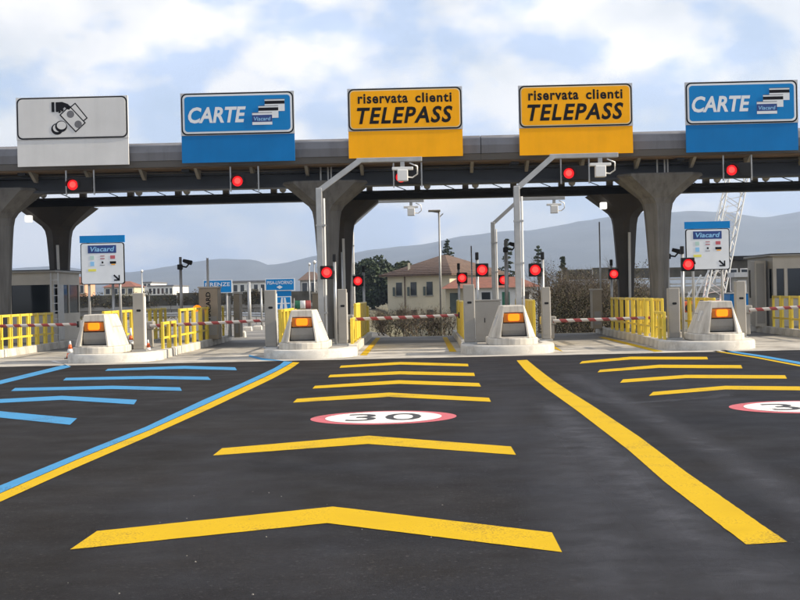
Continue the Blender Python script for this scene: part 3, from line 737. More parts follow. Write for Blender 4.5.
# ------------------------------------------------------------------ antenna poles
def antenna_pole(px, ybase, ytop, D, bend, armend, boxx, label, s=.088):
    b = P(px, 330, D); base = IZ - .02
    z1 = P(px, ytop, D).z; e = P(*bend, D); a = P(*armend, D)
    t = thing('antenna_pole', label, 'antenna pole', (b.x, D, base), group='cranked antenna poles')
    def sq(pts, r):
        return MB().tube(pts, r*1.3, 4)
    q = MB(); q.box(-s, s, -s, s, 0, z1-base); q.build('mast', M['steel'], t, bevel=.02)
    ex_, ez = e.x - b.x, e.z - base
    q = MB().tube([(0,0,z1-base-.08), (ex_,0,ez)], s*1.2, 4); q.build('crank', M['steel'], t)
    MB().box(ex_-.1, a.x-b.x, -s*.8, s*.8, ez-s*.75, ez+s*.75).build('arm', M['steel'], t, bevel=.015)
    bx = P(boxx, bend[1]+5, D).x - b.x
    MB().box(bx-.3, bx+.3, -.12, .12, ez-.30, ez-.22).build('antenna_tray', M['white'], t, bevel=.01)
    an = MB().box(bx-.15, bx+.15, -.16, .10, ez-.62, ez-.302).build('antenna_box', M['white'], t, bevel=.02)
    MB().box(bx-.06, bx+.06, -.06, .06, ez-.22, ez-s*.7).build('bracket', M['steel'], t)
    MB().tube([(bx+.2,0,ez-.10),(bx+.42,0,ez-.2),(bx+.42,0,ez-.42),(bx+.28,0,ez-.52),(bx+.13,0,ez-.5)], .022, 6).build('cable', M['white'], t, smooth=True)
    MB().box(-.17, .17, -.17, .17, 0, .04).build('base_plate', M['steel'], t)
    MB().tube([(s+.05,-.03,.3),(s+.05,-.03,z1-base-.3)], .035, 6).build('conduit', M['white'], t)
    for zz in (.9, 2.2, 3.4): MB().box(-s-.012, s+.085, -s-.012, s+.012, zz, zz+.05).build('clamp', M['steel'], t)
    return t
antenna_pole(322, 345, 188, 39.6, (360,160.5), (422,159.5), 402.5, 'near cranked antenna pole left of the centre lane, arm below yellow sign')
antenna_pole(352, 330, 225, 57.0, (378,201.5), (424,200.5), 411, 'far cranked antenna pole beyond the centre column, thin arm under the canopy', .085)
antenna_pole(519.5, 345, 186, 39.6, (553,156.5), (618,155.5), 600, 'near cranked antenna pole behind the bumper right of centre')
antenna_pole(495, 335, 222, 57.0, (520,199), (565,198), 554, 'far cranked antenna pole just left of the right near one', .085)

# ------------------------------------------------------------------ pillars, cabinets
def pillar(px, ytop, D, wpx, label, name='barrier_pillar', slot=True, wear=None, depth=.3):
    b = P(px, 345, D); zt = P(px, ytop, D).z; w_ = wpx * D / F; base = IZ - .02
    t = thing(name, label, 'pillar', (b.x, D, base), group='grey barrier pillars')
    h = zt - base
    MB().box(-w_/2, w_/2, 0, depth, .05, h).build('casing', M['greypost'], t, bevel=.02)
    MB().box(-w_/2-.05, w_/2+.05, -.05, depth+.05, 0, .05).build('foot', M['steel'], t)
    MB().box(w_/2, w_/2+.012, .04, depth-.04, .15, h-.1).build('side_cover', M['white'], t)
    if slot:
        MB().prism_y(rrect(-.05, .07, h*.68, h*.68+.06, .025), -.006, .004).build('slot', M['black'], t)
        MB().prism_y(rrect(-w_/2+.03, w_/2-.03, .18, h*.42, .02), -.006, .003).build('hatch', M['greypost'], t)
    return t
pillar(139, 293, 38.0, 11, 'grey pillar right of the left bumper, above the blue chevrons')
pillar(271, 290, 38.0, 11.5, 'grey pillar left of the bumper where blue and yellow lines meet')
pillar(343, 289, 39.3, 9, 'narrow grey pillar left of the yellow plates of the centre lane')
pillar(470, 284.5, 38.0, 11, 'grey pillar on the right side of the centre lane')
pillar(547, 287, 39.3, 8.5, 'narrow grey pillar right of the bumper behind the yellow line')
pillar(675, 288, 38.2, 11, 'grey pillar left of the right info board')
pillar(742, 281, 38.2, 9.5, 'grey pillar right of the right bumper')

t = thing('service_cabinet', 'broad grey steel cabinet with slanted end behind the centre right bumper', 'cabinet', (P(487, 345, 39.6).x, 39.6, IZ-.02))
MB().prism_y([(-.36, 0), (.12, 0), (.42, 1.12), (.38, 1.16), (-.36, 1.16)], 0, .7).build('casing', M['greypost'], t, bevel=.015)
MB().box(-.38, .44, -.02, .72, 1.16, 1.2).build('lid', M['greypost'], t, bevel=.01)
MB().box(-.30, -.02, -.008, .0, .2, 1.0).build('door', M['greypost'], t)
MB().box(-.06, -.04, -.02, -.008, .55, .68).build('handle', M['black'], t)

def machine(px, ytop, D, wpx, label, text=None, mat_='tan', dep=.8, name='toll_machine'):
    b = P(px, 335, D); zt = P(px, ytop, D).z; w_ = wpx*D/F; base = IZ - .02; h = zt - base
    t = thing(name, label, 'toll machine', (b.x, D, base), group='tall machines on the islands')
    MB().box(-w_/2, w_/2, 0, dep, 0, h).build('casing', M[mat_], t, bevel=.02)
    MB().box(-w_/2-.03, w_/2+.03, -.04, dep+.03, h, h+.05).build('cap', M['boothwall'], t)
    MB().box(-w_/2+.05, w_/2-.05, -.01, 0, .15, h*.45).build('hatch', M['greypost'], t)
    if text: text_obj(text, h*.35, h*.92, -.08, .08, -.012, M['signdark'], t, 0, .02, vertical=True)
    return t
machine(209, 288, 47.2, 19, 'tall tan machine with vertical lettering behind the yellow railing', 'VIACARD')
machine(666.5, 285, 47.6, 9, 'slim machine with vertical lettering at the foot of right front column', 'VIACARD')
machine(317, 293.5, 48.4, 8, 'slim brown machine behind the left antenna pole')
machine(237, 294, 49, 6, 'slim tan machine at the far end of the left railing')
machine(598, 290, 50, 9, 'slim tan machine between the scrub and the rear column')

# ------------------------------------------------------------------ barriers
def barrier(px0, px1, y0, y1, label, side=1):
    D = 41.0; a = P(px0, y0, D); b = P(px1, y1, D)
    t = thing('lane_barrier', label, 'barrier', (a.x, D, 0), group='red and white lane barriers')
    Lb = b.x - a.x; za = a.z; zb = b.z
    q = MB().tube([(0, 0, 0), (Lb, 0, zb - za)], [.055, .045], 8); o = q.build('boom', M['boomstripe'], t, (0, 0, za))
    MB().box(-.36, .1, -.02+.0, .36, za-.10, za+.14).build('pivot_head', M['greypost'], t, bevel=.03)
    MB().box(-.30, .04, .03, .33, IZ-.02, za-.10).build('drive_cabinet', M['greypost'], t, bevel=.02)
    MB().box(Lb-.02, Lb+.02, -.05, .05, zb-.09, zb+.09).build('tip', M['black'], t)
barrier(-35, 78, 327.0, 324.3, 'striped barrier boom across the leftmost lane')
barrier(150, 266, 326.0, 320.5, 'striped barrier boom across the lane with the blue chevrons')
barrier(350, 459, 319.5, 315.2, 'striped barrier boom across the centre lane')
barrier(553, 671, 321.0, 317.0, 'striped barrier boom across the lane in front of the rear column')
barrier(749, 850, 310.0, 304.0, 'striped barrier boom across the rightmost lane')

# ------------------------------------------------------------------ pole signals
def pole_signal(px, py, D, ppx, label, r=.15):
    p = P(px, py, D); pb = P(ppx, py, D); base = IZ - .02 if D < 52.2 else gz(pb.x, D) - .05
    t = thing('lane_signal', label, 'traffic light', (pb.x, D, base), group='red signals on poles')
    dx = p.x - pb.x; h = p.z - base
    MB().tube([(0, .12, 0), (0, .12, h+.32)], .045, 10).build('pole', M['steel'], t, smooth=True)
    MB().box(dx-.185, dx+.185, -.10, .06, h-.19, h+.19).build('housing', M['black'], t, bevel=.02)
    le = MB().prism_y(circ(dx, h, r), -.115, -.10).build('red_lens', M['red_lens'], t)
    MB().prism_y(circ(dx, h+.01, r*.62), -.121, -.115).build('lens_core', M['red_core'], le)
    q = MB(); n = 12
    for i in range(n):
        a0 = R(180*i/n); a1 = R(180*(i+1)/n); r0, r1 = r+.015, r+.03
        q.add([(dx+r0*math.cos(a),y,h+r0*math.sin(a)) for a in (a0,a1) for y in (-.10,-.26)] + [(dx+r1*math.cos(a),y,h+r1*math.sin(a)) for a in (a0,a1) for y in (-.10,-.26)],
              [(0,1,3,2),(4,6,7,5),(1,5,7,3),(0,2,6,4)])
    q.build('visor', M['black'], t)
    MB().box(-.05, .05, .05, .17, h+.30, h+.52).build('beacon', M['black'], t, bevel=.02)
    if abs(dx) > .06: MB().box(min(0,dx), max(0,dx), .06, .12, h-.05, h+.05).build('bracket', M['black'], t)
    MB().box(-.12, .12, 0, .24, 0, .03).build('base_plate', M['steel'], t)
pole_signal(327, 272.5, 39.2, 334.5, 'red signal in front of the centre column')
pole_signal(358, 281, 48.5, 363.5, 'red signal against the dark pine tree left of the house')
pole_signal(462, 278, 48.5, 458.8, 'red signal in front of the cream house')
pole_signal(482, 270, 40.2, 477.3, 'larger red signal beside the right grey pillar of the centre lane')
pole_signal(503.5, 280, 50, 507.5, 'red signal partly hidden behind the antenna poles')
pole_signal(535, 270, 40.2, 543, 'red signal right of the near antenna pole')
pole_signal(613.5, 274, 49.5, 611.8, 'red signal left of the rear column before the scrub')
pole_signal(687.5, 264.5, 38.85, 683, 'red signal beside the right info board')

# ------------------------------------------------------------------ yellow railings
def railing(X, y0, y1, h, label, step=.62, base=IZ-.02, lowbar=True, slab=False, z0=None):
    n = max(2, round((y1 - y0) / step) + 1); t = thing('yellow_railing', label, 'railing', (X, y0, base), group='yellow railings along the lanes')
    ln = y1 - y0
    pm = MB().box(-.042, .042, -.04, .04, 0, h).mesh('post'); pm.materials.append(M['yelrail'])
    if not slab:
        n = max(1, round(ln / step)); fl = ln / n * .80
        tm = MB().box(-.042, .042, .04, fl-.04, h-.08, h-.003).mesh('top_bar'); tm.materials.append(M['yelrail'])
        for i in range(n):
            y_ = ln*i/n
            obj('post', pm, None, t, (0, y_, 0), .015); obj('post', pm, None, t, (0, y_+fl, 0), .015); obj('top_bar', tm, None, t, (0, y_, 0), .01)
        MB().box(-.02, .02, 0, ln, .30, .36).build('low_rail', M['yelrail'], t)
        return t
    for i in range(n):
        obj('post', pm, None, t, (0, ln*i/(n-1), 0), .008)
    MB().tube([(0, -.05, h), (0, ln+.05, h)], .045, 8).build('top_rail', M['yelrail'], t)
    if slab:
        for i in range(n-1):
            MB().box(-.025, .025, ln*i/(n-1)+.04, ln*(i+1)/(n-1)-.04, .08, h-.02).build('plate', M['yelrail'], t)
    return t
E = 1.02
railing(IX['0']+E, 40.3, 47.2, 1.05, 'yellow railing before the left toll booth', 1.0)
railing(IX['A']+E, 38.8, 41.0, .78, 'low yellow railing right of the grey pillar at the blue chevrons', 1.1)
railing(IX['A']+E, 41.6, 51.0, 1.12, 'long tall yellow railing left of the blue chevron lane', 1.3)
railing(IX['A']-E, 40.5, 50.5, 1.1, 'yellow railing behind the left info board', 1.0)
railing(IX['B']-E, 39.5, 48, 1.05, 'yellow railing between grey pillar and bumper at the line junction', 1.0)
railing(IX['B']+E, 39.6, 41.2, .72, 'low yellow plates at the left side of the centre lane', .8, slab=True)
railing(IX['B']+E, 41.8, 49.6, 1.12, 'tall solid yellow plates at the left side of the centre lane', 1.3, slab=True)
railing(IX['B']+E, 51.0, 51.8, .95, 'single yellow plate at the far left end of the centre lane', .8, slab=True)
railing(IX['C']-E, 41.6, 46.0, 1.12, 'solid yellow plates at the right side of the centre lane', 1.1, slab=True)
railing(IX['C']-E, 47.2, 49.0, 1.12, 'short yellow plates farther down the right side of the centre lane', .9, slab=True)
railing(IX['C']+E, 41.0, 48.5, 1.12, 'yellow plates right of the bumper behind the yellow line', 1.25, slab=True)
railing(IX['D']-E, 38.0, 39.6, .78, 'low yellow railing left of the right front column', .8)
railing(IX['D']-E, 40.0, 48.6, 1.14, 'long yellow railing in front of the right rear column', 1.2)
railing(IX['D']-E-.2, 50.4, 51.6, 1.05, 'short yellow railing at the far end beside the scrub', .6)
railing(IX['D']+E, 41.2, 49.0, 1.1, 'yellow railing right of the right bumper', 1.2)
railing(IX['D']-.55, 41.0, 46.5, 1.12, 'yellow railing behind the right info board poles', .9)
railing(IX['E']-E, 40.4, 47.4, 1.08, 'yellow railing before the right toll booth', 1.1)

# ------------------------------------------------------------------ info boards
def info_board(px0, px1, yt, yb, D, legs, label):
    a = P(px0, yb, D); b = P(px1, yt, D); cx = (a.x+b.x)/2; hw = (b.x-a.x)/2; base = IZ-.02
    t = thing('info_board', label, 'sign', (cx, D, base), group='payment info boards')
    z0 = (P(px0,yb,D).z+P(px1,yb,D).z)/2 - base; z1 = (P(px0,yt,D).z+P(px1,yt,D).z)/2 - base
    Hb = z1 - z0; zc = z1 - Hb*.15
    MB().box(-hw-.02, hw+.02, -.03, .03, zc+.006, z1).build('blue_header', M['blusign'], t)
    MB().prism_y(rrect(-hw, hw, z0, zc, .07), -.03, .03).build('board', M['signdark'], t)
    MB().prism_y(rrect(-hw+.025, hw-.025, z0+.025, zc-.02, .06), -.035, -.031).build('face', M['signwhite'], t)
    def R_(u0, u1, v0, v1, ma, name, k=0, par=None):   # fractions of board from top-left of header
        x0, x1 = -hw + 2*hw*u0, -hw + 2*hw*u1; za, zb_ = z1 - Hb*v1, z1 - Hb*v0
        MB().box(x0, x1, -.040-.003*k, -.036-.003*k, za, zb_).build(name, ma, par or t); return x0, x1, za, zb_
    x0, x1, za, zb_ = R_(.17, .82, .20, .36, M['navy'], 'logo_panel')
    text_obj('Viacard', x0+.07, x1-.05, za+.045, zb_-.04, -.044, M['cyan'], t, .2, .02)
    R_(.22, .31, .41, .49, mat('pale_green_print', (.45,.62,.55), .5), 'pictogram')
    R_(.45, .55, .41, .43, mat('dull_red_print', (.45,.20,.22), .5), 'pictogram'); R_(.45,.55,.46,.485, mat('dull_red_print', (.45,.2,.22)), 'pictogram')
    R_(.68, .79, .41, .48, mat('brick_red_print', (.50,.10,.12), .5), 'pictogram')
    R_(.22, .31, .53, .62, M['cyan'], 'pictogram')
    R_(.48, .52, .53, .57, M['signdark'], 'pictogram'); R_(.44,.55,.60,.61, M['fascia'], 'pictogram')
    R_(.67, .81, .53, .58, M['signdark'], 'pictogram'); R_(.70, .79, .585, .605, M['yelsign'], 'pictogram')
    R_(.17, .35, .68, .73, mat('pale_yellow_print', (.72,.66,.10), .5), 'pictogram')
    # arrow pointing down right
    def pt(u, v): return (-hw + 2*hw*u, z1 - Hb*v)
    ax, az = pt(.89, .93)
    k = hw * 2
    MB().prism_y([(ax,az),(ax,az+.13*k),(ax-.03*k,az+.13*k),(ax-.03*k,az+.055*k),(ax-.125*k,az+.145*k),(ax-.15*k,az+.118*k),(ax-.058*k,az+.03*k),(ax-.135*k,az+.03*k),(ax-.135*k,az)], -.041, -.036).build('arrow', M['signdark'], t)
    for l_ in legs:
        lx = P(l_, (yt+yb)/2, D).x - cx
        MB().tube([(lx, .07, 0), (lx, .07, z1-.1)], .038, 8).build('leg', M['steel'], t, smooth=True)
    return t
info_board(81.5, 124, 235.5, 284.5, 39.4, (88, 119), 'white payment board with blue header and arrow, on the left island')
info_board(686, 729, 221.5, 270, 39.4, (693, 722), 'white payment board with blue header and arrow, on the right island')

# ------------------------------------------------------------------ booths
def booth(X0, X1, Y0, Y1, label, side):
    t = thing('toll_booth', label, 'toll booth', (X0, Y0, IZ-.02), group='toll booths')
    w_ = X1 - X0; d = Y1 - Y0; h = 2.42
    MB().box(0, w_, 0, d, 0, .98).build('lower_wall', M['boothwall'], t)
    MB().box(0, w_, 0, d, 2.0, h).build('upper_wall', M['boothwall'], t)
    for x in (0.0, .38, w_-.12):
        MB().box(x+.002, x+.118, .002, .12, .98, 2.0).build('mullion', M['boothwall'], t)
    for y in (1.0, 2.1, d-.12):
        for xx in (0, w_-.1): MB().box(xx+.002, xx+.098, y, y+.12, .98, 2.0).build('mullion', M['boothwall'], t)
    f = MB().box(.5, w_-.12, .05, .07, .98, 2.0).build('front_window', M['glass'], t)
    MB().box(.118, .38, .05, .07, .98, 2.0).build('front_window', M['glass'], t)
    MB().box(.47, w_-.09, -.02, .0, .93, .98).build('window_sill', M['greypost'], t)
    MB().box(w_-.05, w_-.03, .12, d-.12, .98, 2.0).build('side_window', M['glass'], t)
    MB().box(.03, .05, .12, d-.12, .98, 2.0).build('side_window', M['glass'], t)
    MB().box(.5, w_-.4, d-.8, d-.75, 1.0, 1.5).build('desk_screen', M['black'], t)
    MB().box(-.12, w_+.12, -.15, d+.15, h, h+.07).build('roof', M['greypost'], t, bevel=.015)
    MB().box(-.1, w_+.1, -.13, d+.13, h+.07, h+.10).build('roof_edge', M['black'], t)
    sx = w_ + .006 if side > 0 else -.026
    MB().box(sx, sx+.02, .5, 1.3, .05, 2.0).build('door', M['steel'], t)
    return t
booth(-14.75, -12.78, 48, 52.0-.3, 'pale toll booth with dark windows behind the left yellow railing', 1)
booth(12.15, 14.0, 48, 51.7, 'pale toll booth with dark windows at the right edge', -1)
t = thing('steel_ladder', 'narrow steel ladder on the side of the left toll booth', 'ladder', (-12.66, 47.7, IZ-.02))
for s in (-.13, .13): MB().box(s-.02, s+.02, 0, .04, 0, 2.4).build('rail', M['steel'], t)
for i in range(8): MB().box(-.11, .11, .0, .04, .25+.27*i, .28+.27*i).build('rung', M['steel'], t)
mb = MB().box(11.55, 11.98, 48.4, 49.1, 0.19, 2.55)
t = thing('booth_locker', 'plain tall locker standing left of the right toll booth', 'locker', (11.86, 48.6, IZ-.02))
MB().box(-.2, .2, 0, .6, 0, 2.3).build('casing', M['boothwall'], t, bevel=.02); MB().box(-.14, .14, -.012, 0, .1, 2.2).build('door', M['greypost'], t)

def block(px, py, wpx, hpx, label, dep=.5):
    g_ = G(px, py); sc_ = g_.y / F; w_ = wpx*sc_; h_ = hpx*sc_
    t = thing('concrete_block', label, 'concrete block', (g_.x, g_.y, -.03), group='loose white concrete blocks')
    MB().loft([[(-w_/2,0,0),(w_/2,0,0),(w_/2,dep,0),(-w_/2,dep,0)],[(-w_/2*.94,.03,h_*.8),(w_/2*.94,.03,h_*.8),(w_/2*.94,dep-.03,h_*.8),(-w_/2*.94,dep-.03,h_*.8)],[(-w_/2*.8,.08,h_),(w_/2*.8,.08,h_),(w_/2*.8,dep-.08,h_),(-w_/2*.8,dep-.08,h_)]]).build('body', M['bumper'], t, bevel=.015)
    MB().tube([(-.03,.15,h_),(-.03,.15,h_+.06),(.03,.15,h_+.06),(.03,.15,h_)], .008, 5).build('lifting_loop', M['steel'], t)
block(240, 337.5, 10, 7, 'white block at the foot of the far yellow rail, left lane')
block(247, 331.0, 9, 5, 'leftmost of the low white blocks beyond the left lanes')
block(257, 330.0, 9, 5, 'middle one of the low white blocks beyond the left lanes')
block(267, 329.0, 8, 5, 'rightmost of the low white blocks beyond the left lanes')
# ------------------------------------------------------------------ cones
def cone(px, py, D, label, hgt=.5, z=None):
    b = P(px, py, D); t = thing('traffic_cone', label, 'cone', (b.x, D, z if z is not None else .004), group='small traffic cones')
    MB().box(-.14, .14, -.14, .14, 0, .03).build('base', M['rubber'], t)
    zs = [.03, .16, .28, .40, hgt]; rs = [.115, .088, .064, .042, .022]
    for i in range(4):
        MB().loft([[(rs[i]*math.cos(a), rs[i]*math.sin(a), zs[i]) for a in (2*math.pi*j/12 for j in range(12))],[(rs[i+1]*math.cos(a), rs[i+1]*math.sin(a), zs[i+1]) for a in (2*math.pi*j/12 for j in range(12))]]).build('band', M['orangeplastic'] if i % 2 == 0 else M['white'], t, smooth=True)
cone(70, 345, 39.2, 'small red and white cone left of the left bumper')
cone(131, 345, 39.3, 'taller red and white cone left of the left grey pillar', .62, IZ-.02)
cone(148, 345, 39.0, 'small red and white cone right of the left grey pillar')

# ------------------------------------------------------------------ camera poles, thin masts, lamps
def mast(px, ytop, D, label, r=.04, head=None, name='mast', cat='pole', base=None, mat_='steel'):
    b = P(px, 330, D); zt = P(px, ytop, D).z
    bz = base if base is not None else gz(b.x, D) - .05
    t = thing(name, label, cat, (b.x, D, bz)); h = zt - bz
    MB().tube([(0,0,0),(0,0,h)], [r*1.15, r*.9], 10).build('pole', M[mat_], t, smooth=True)
    MB().box(-.12, .12, -.12, .12, 0, .03).build('base_plate', M['steel'], t)
    if head == 'camera':
        MB().tube([(0,-.05,h-.32),(.22,-.1,h-.36),(.34,-.12,h-.22)], .03, 6).build('bracket', M['black'], t)
        c = MB().tube([(.12,-.12,h-.13),(.42,-.2,h-.22)], [.06,.085], 10); c.build('camera', M['black'], t, smooth=True)
        MB().box(-.1, .08, -.12, .02, h-.44, h-.26).build('junction_box', M['black'], t, bevel=.02)
    if head == 'lamp':
        MB().tube([(0,0,h-.05),(-.30,0,h+.0)], .03, 8).build('arm', M['steel'], t)
        MB().box(-.42, .06, -.1, .1, h-.03, h+.05).build('lamp_head', M['greypost'], t, bevel=.02)
        MB().tube([(.16,0,h-.1),(.0,0,h-.25)], .02, 6).build('stay', M['steel'], t)
    if head == 'dot':
        MB().tube([(0,0,h-.05),(.05,-.05,h+.05)], [.09,.07], 10).build('lamp_head', M['white'], t, smooth=True)
    return t
mast(182, 257, 48.5, 'grey camera pole with black camera left of the tan machine', .055, 'camera', 'camera_pole', 'camera pole', IZ-.02)
mast(669.5, 246, 47.0, 'slim pole with black camera right of the right front column', .045, 'camera', 'camera_pole', 'camera pole', IZ-.02)
mast(209, 258, 50.5, 'thin pale mast rising above the tan machine', .05, base=IZ-.02, mat_='white')
mast(441.5, 211, 54.0, 'tall slim lamp post at the end of the centre lane', .045, 'lamp', 'lamp_post', 'lamp post')
mast(601.5, 222, 51.5, 'thin mast in front of the bare scrub', .03, base=IZ-.02)
mast(230, 296, 49.5, 'short white post on a block at the end of the left railing', .06, base=IZ-.02, mat_='white', name='marker_post', cat='post')
mast(343.5, 252, 45.5, 'thin dark mast against the dark centre column', .035, base=IZ-.02)
mast(507.5, 240, 49.6, 'grey pole between the two right antenna poles', .07, 'camera', base=IZ-.02)
mast(473, 246, 50.4, 'thin pole in front of the cream house roof', .03, base=IZ-.02)
mast(315.5, 262, 70, 'thin far lamp post left of the centre column', .03, 'dot', 'lamp_post', 'lamp post')
mast(310.5, 264, 95, 'far lamp post above the grey viaduct, left of the centre column', .04, 'dot', 'lamp_post', 'lamp post')
mast(143, 271, 95, 'far lamp post above the white factory', .05, 'dot', 'lamp_post', 'lamp post')
mast(276, 282, 75, 'white post beside the blue direction sign', .05, name='marker_post', cat='post')
mast(250, 282, 72, 'grey post carrying a rail between the two blue signs', .09, name='marker_post', cat='post')
mast(262, 288, 72.5, 'thinner grey post right of the rail post', .05, name='marker_post', cat='post')
mast(114, 284, 47, 'slim grey pole behind the left info board', .05, base=IZ-.02)
# amber flashing lamp on the far side of the left island
p = P(197, 322, 46.4)
t = thing('amber_beacon', 'lit amber beacon on a white post beyond the yellow railing', 'beacon', (p.x, 46.4, IZ-.02))
h = P(197, 310.5, 46.4).z - IZ
MB().box(-.14, .14, 0, .3, 0, h).build('post', M['white'], t, bevel=.02); MB().box(-.55, -.28, 0, .3, 0, h-.05).build('side_post', M['white'], t, bevel=.02)
MB().box(-.28, -.14, .1, .2, h*.55, h*.62).build('cross_bar', M['white'], t)
MB().tube([(0,.1,h),(0,.1,h+.07),(0,.1,h+.15),(0,.1,h+.20)], [.15,.17,.12,.04], 14).build('lamp', M['amber'], t, smooth=True)
# flag on bumper
p = P(303, 309.5, 38.6)
t = thing('flag', 'small green white and red flag hanging above the bumper', 'flag', (p.x, 38.6, 1.0))
zf = p.z - 1.0
pl = MB().tube([(-.24,0,.0),(-.24,0,zf+.32)], .012, 6).build('staff', M['steel'], t)
def cloth(x0, x1, nm, ma):
    q = MB(); n = 6; v = []
    for i in range(n+1):
        x = x0 + (x1-x0)*i/n; y = .03*math.sin((x+.3)*14)
        v += [(x, y, zf+.02), (x, y, zf+.25)]
    q.add(v, [(2*i, 2*i+2, 2*i+3, 2*i+1) for i in range(n)]); 
    o = q.build(nm, ma, t, smooth=True); s = o.modifiers.new('solid', 'SOLIDIFY'); s.thickness = .004
cloth(-.23, -.08, 'green_stripe', M['green']); cloth(-.08, .07, 'white_stripe', M['signgrey']); cloth(.07, .22, 'red_stripe', M['redcloth'])

# ------------------------------------------------------------------ blue direction signs beyond
def direction_sign(px0, px1, yt, yb, D, body, label, motorway=False):
    a = P(px0, yb, D); b = P(px1, yt, D); cx = (a.x+b.x)/2; hw = (b.x-a.x)/2
    t = thing('direction_sign', label, 'sign', (cx, D, -.05), group='blue direction signs'); z0, z1 = a.z+.05, b.z+.05
    MB().box(-hw, hw, -.03, .03, z0, z1).build('panel', M['signwhite'], t)
    MB().box(-hw+.04, hw-.04, -.036, -.03, z0+.04, z1-.04).build('face', M['blusign'], t)
    hh = z1 - z0
    text_obj(body, -hw*.86, hw*.86, z0+hh*.52, z0+hh*.80, -.04, M['signwhite'], t, 0, .01)
    if motorway:
        MB().prism_y([(-.02, z0+.16*hh), (.14, z0+.3*hh), (-.02, z0+.44*hh), (-.18, z0+.3*hh)], -.042, -.037).build('arrow', M['signwhite'], t)
        zm = P((px0+px1)/2, 309.5, D).z + .05; x0, x1 = -hw*.32, hw*.75; zt = z0 - .28
        MB().box(x0, x1, -.02, .03, zt+.005, z0-.005).build('blue_plate', M['bluplain'], t)
        MB().box(x0, x1, -.03, .03, zm, zt).build('motorway_panel', M['signwhite'], t)
        MB().box(x0+.04, x1-.04, -.036, -.03, zm+.04, zt-.04).build('motorway_face', M['blusign'], t)
        mxx = (x0+x1)/2; mz = zt - zm; k = (x1-x0)
        for s in (-1, 1):
            MB().prism_y([(mxx+s*.05*k, zm+.06*mz), (mxx+s*.24*k, zm+.06*mz), (mxx+s*.13*k, zm+.9*mz), (mxx+s*.03*k, zm+.9*mz)], -.042, -.037).build('carriageway', M['signwhite'], t)
        MB().box(mxx-.4*k, mxx+.4*k, -.044, -.0425, zm+.42*mz, zm+.5*mz).build('bridge', M['signwhite'], t)
    for s in (-.6, .6):
        MB().tube([(s*hw, .07, 0), (s*hw, .07, z1-.08)], .05, 8).build('leg', M['steel'], t)
direction_sign(203.5, 232, 279.5, 293.5, 70, 'FIRENZE', 'blue direction sign half hidden behind the tan machine')
direction_sign(265.5, 294.5, 278, 291.2, 70, 'PISA-LIVORNO', 'blue direction sign with motorway symbol above the left centre bumper', True)

# guard rail beyond the left lanes
def guard_rail(p0, p1, D0, D1, label, h=.75):
    a = P(p0, 320, D0); b = P(p1, 320, D1); a = Vector((a.x, D0, 0)); b = Vector((b.x, D1, 0))
    t = thing('guard_rail', label, 'guard rail', (a.x, a.y, -.05)); d = b - a; n = max(2, int(d.length/2.0))
    for i in range(n+1):
        q = d * (i/n); MB().box(q.x-.05, q.x+.05, q.y-.05, q.y+.05, 0, h).build('post', M['steel'], t)
    u = d.normalized(); nr = Vector((u.y, -u.x, 0))
    prof = [(.06,h-.02),(.11,h-.08),(.06,h-.15),(.11,h-.22),(.06,h-.29),(.05,h-.29),(.09,h-.22),(.05,h-.15),(.09,h-.08),(.05,h-.02)]
    MB().loft([[tuple(nr*x + Vector((0,0,z))) for x, z in prof], [tuple(d + nr*x + Vector((0,0,z))) for x, z in prof]]).build('beam', M['steel'], t)
guard_rail(238, 300, 86, 74, 'grey guard rail beyond the left lanes, below the blue signs')
guard_rail(118, 236, 92, 90, 'grey guard rail below the viaduct on the left')

# ------------------------------------------------------------------ viaduct and far buildings
def fbox(px0, px1, yt, yb, D, dep, z0=None):
    a = P(px0, yb, D); b = P(px1, yt, D); return a.x, b.x, (a.z if z0 is None else z0), b.z
DV = 128
t = thing('viaduct', 'long grey road viaduct with dull barrier panels crossing the background', 'viaduct', (0, DV, -.06))
zt_ = P(200, 293, DV).z; zp = P(200, 304.5, DV).z; zd = P(200, 311.5, DV).z
for i in range(26):
    x0 = -46 + 2.6*i
    if x0 > -12: break
    MB().box(x0+.03, x0+2.57, .12, .2, zp, zt_ + .5*math.sin(i*.7)*.15 + (.1 if i % 3 == 0 else 0)).build('barrier_panel', M['noisewall'], t)
    MB().box(x0-.05, x0+.05, .05, .25, zp, zt_+.12).build('barrier_post', M['steel'], t)
for i in range(5):
    x0 = -46 + 7.6*i
    MB().box(x0+.02, x0+7.58, 0, .45, zd+.35, zp).build('parapet', M['viaduct'], t)
    MB().box(x0+.02, x0+7.58, .3, 8, zd-.9, zd+.34).build('deck', M['viaduct'], t)
    MB().box(x0-.5, x0+.5, 2.0, 6.0, -3.4 if x0 > -6 else -.2, zd-.9).build('pier', M['viaduct'], t)
bk = MB(); 
for x0, x1 in ((-60, -24), (4, 30)):
    pass
mb = MB(); mb.loft([[(x, 118, -.3), (x, 127.6, zd-1.2), (x, 140, zd-1.2), (x, 150, -.3)] for x in [-80 + 2*i for i in range(28)]])
tag(mb.build('embankment', M['soil']), kind='structure')

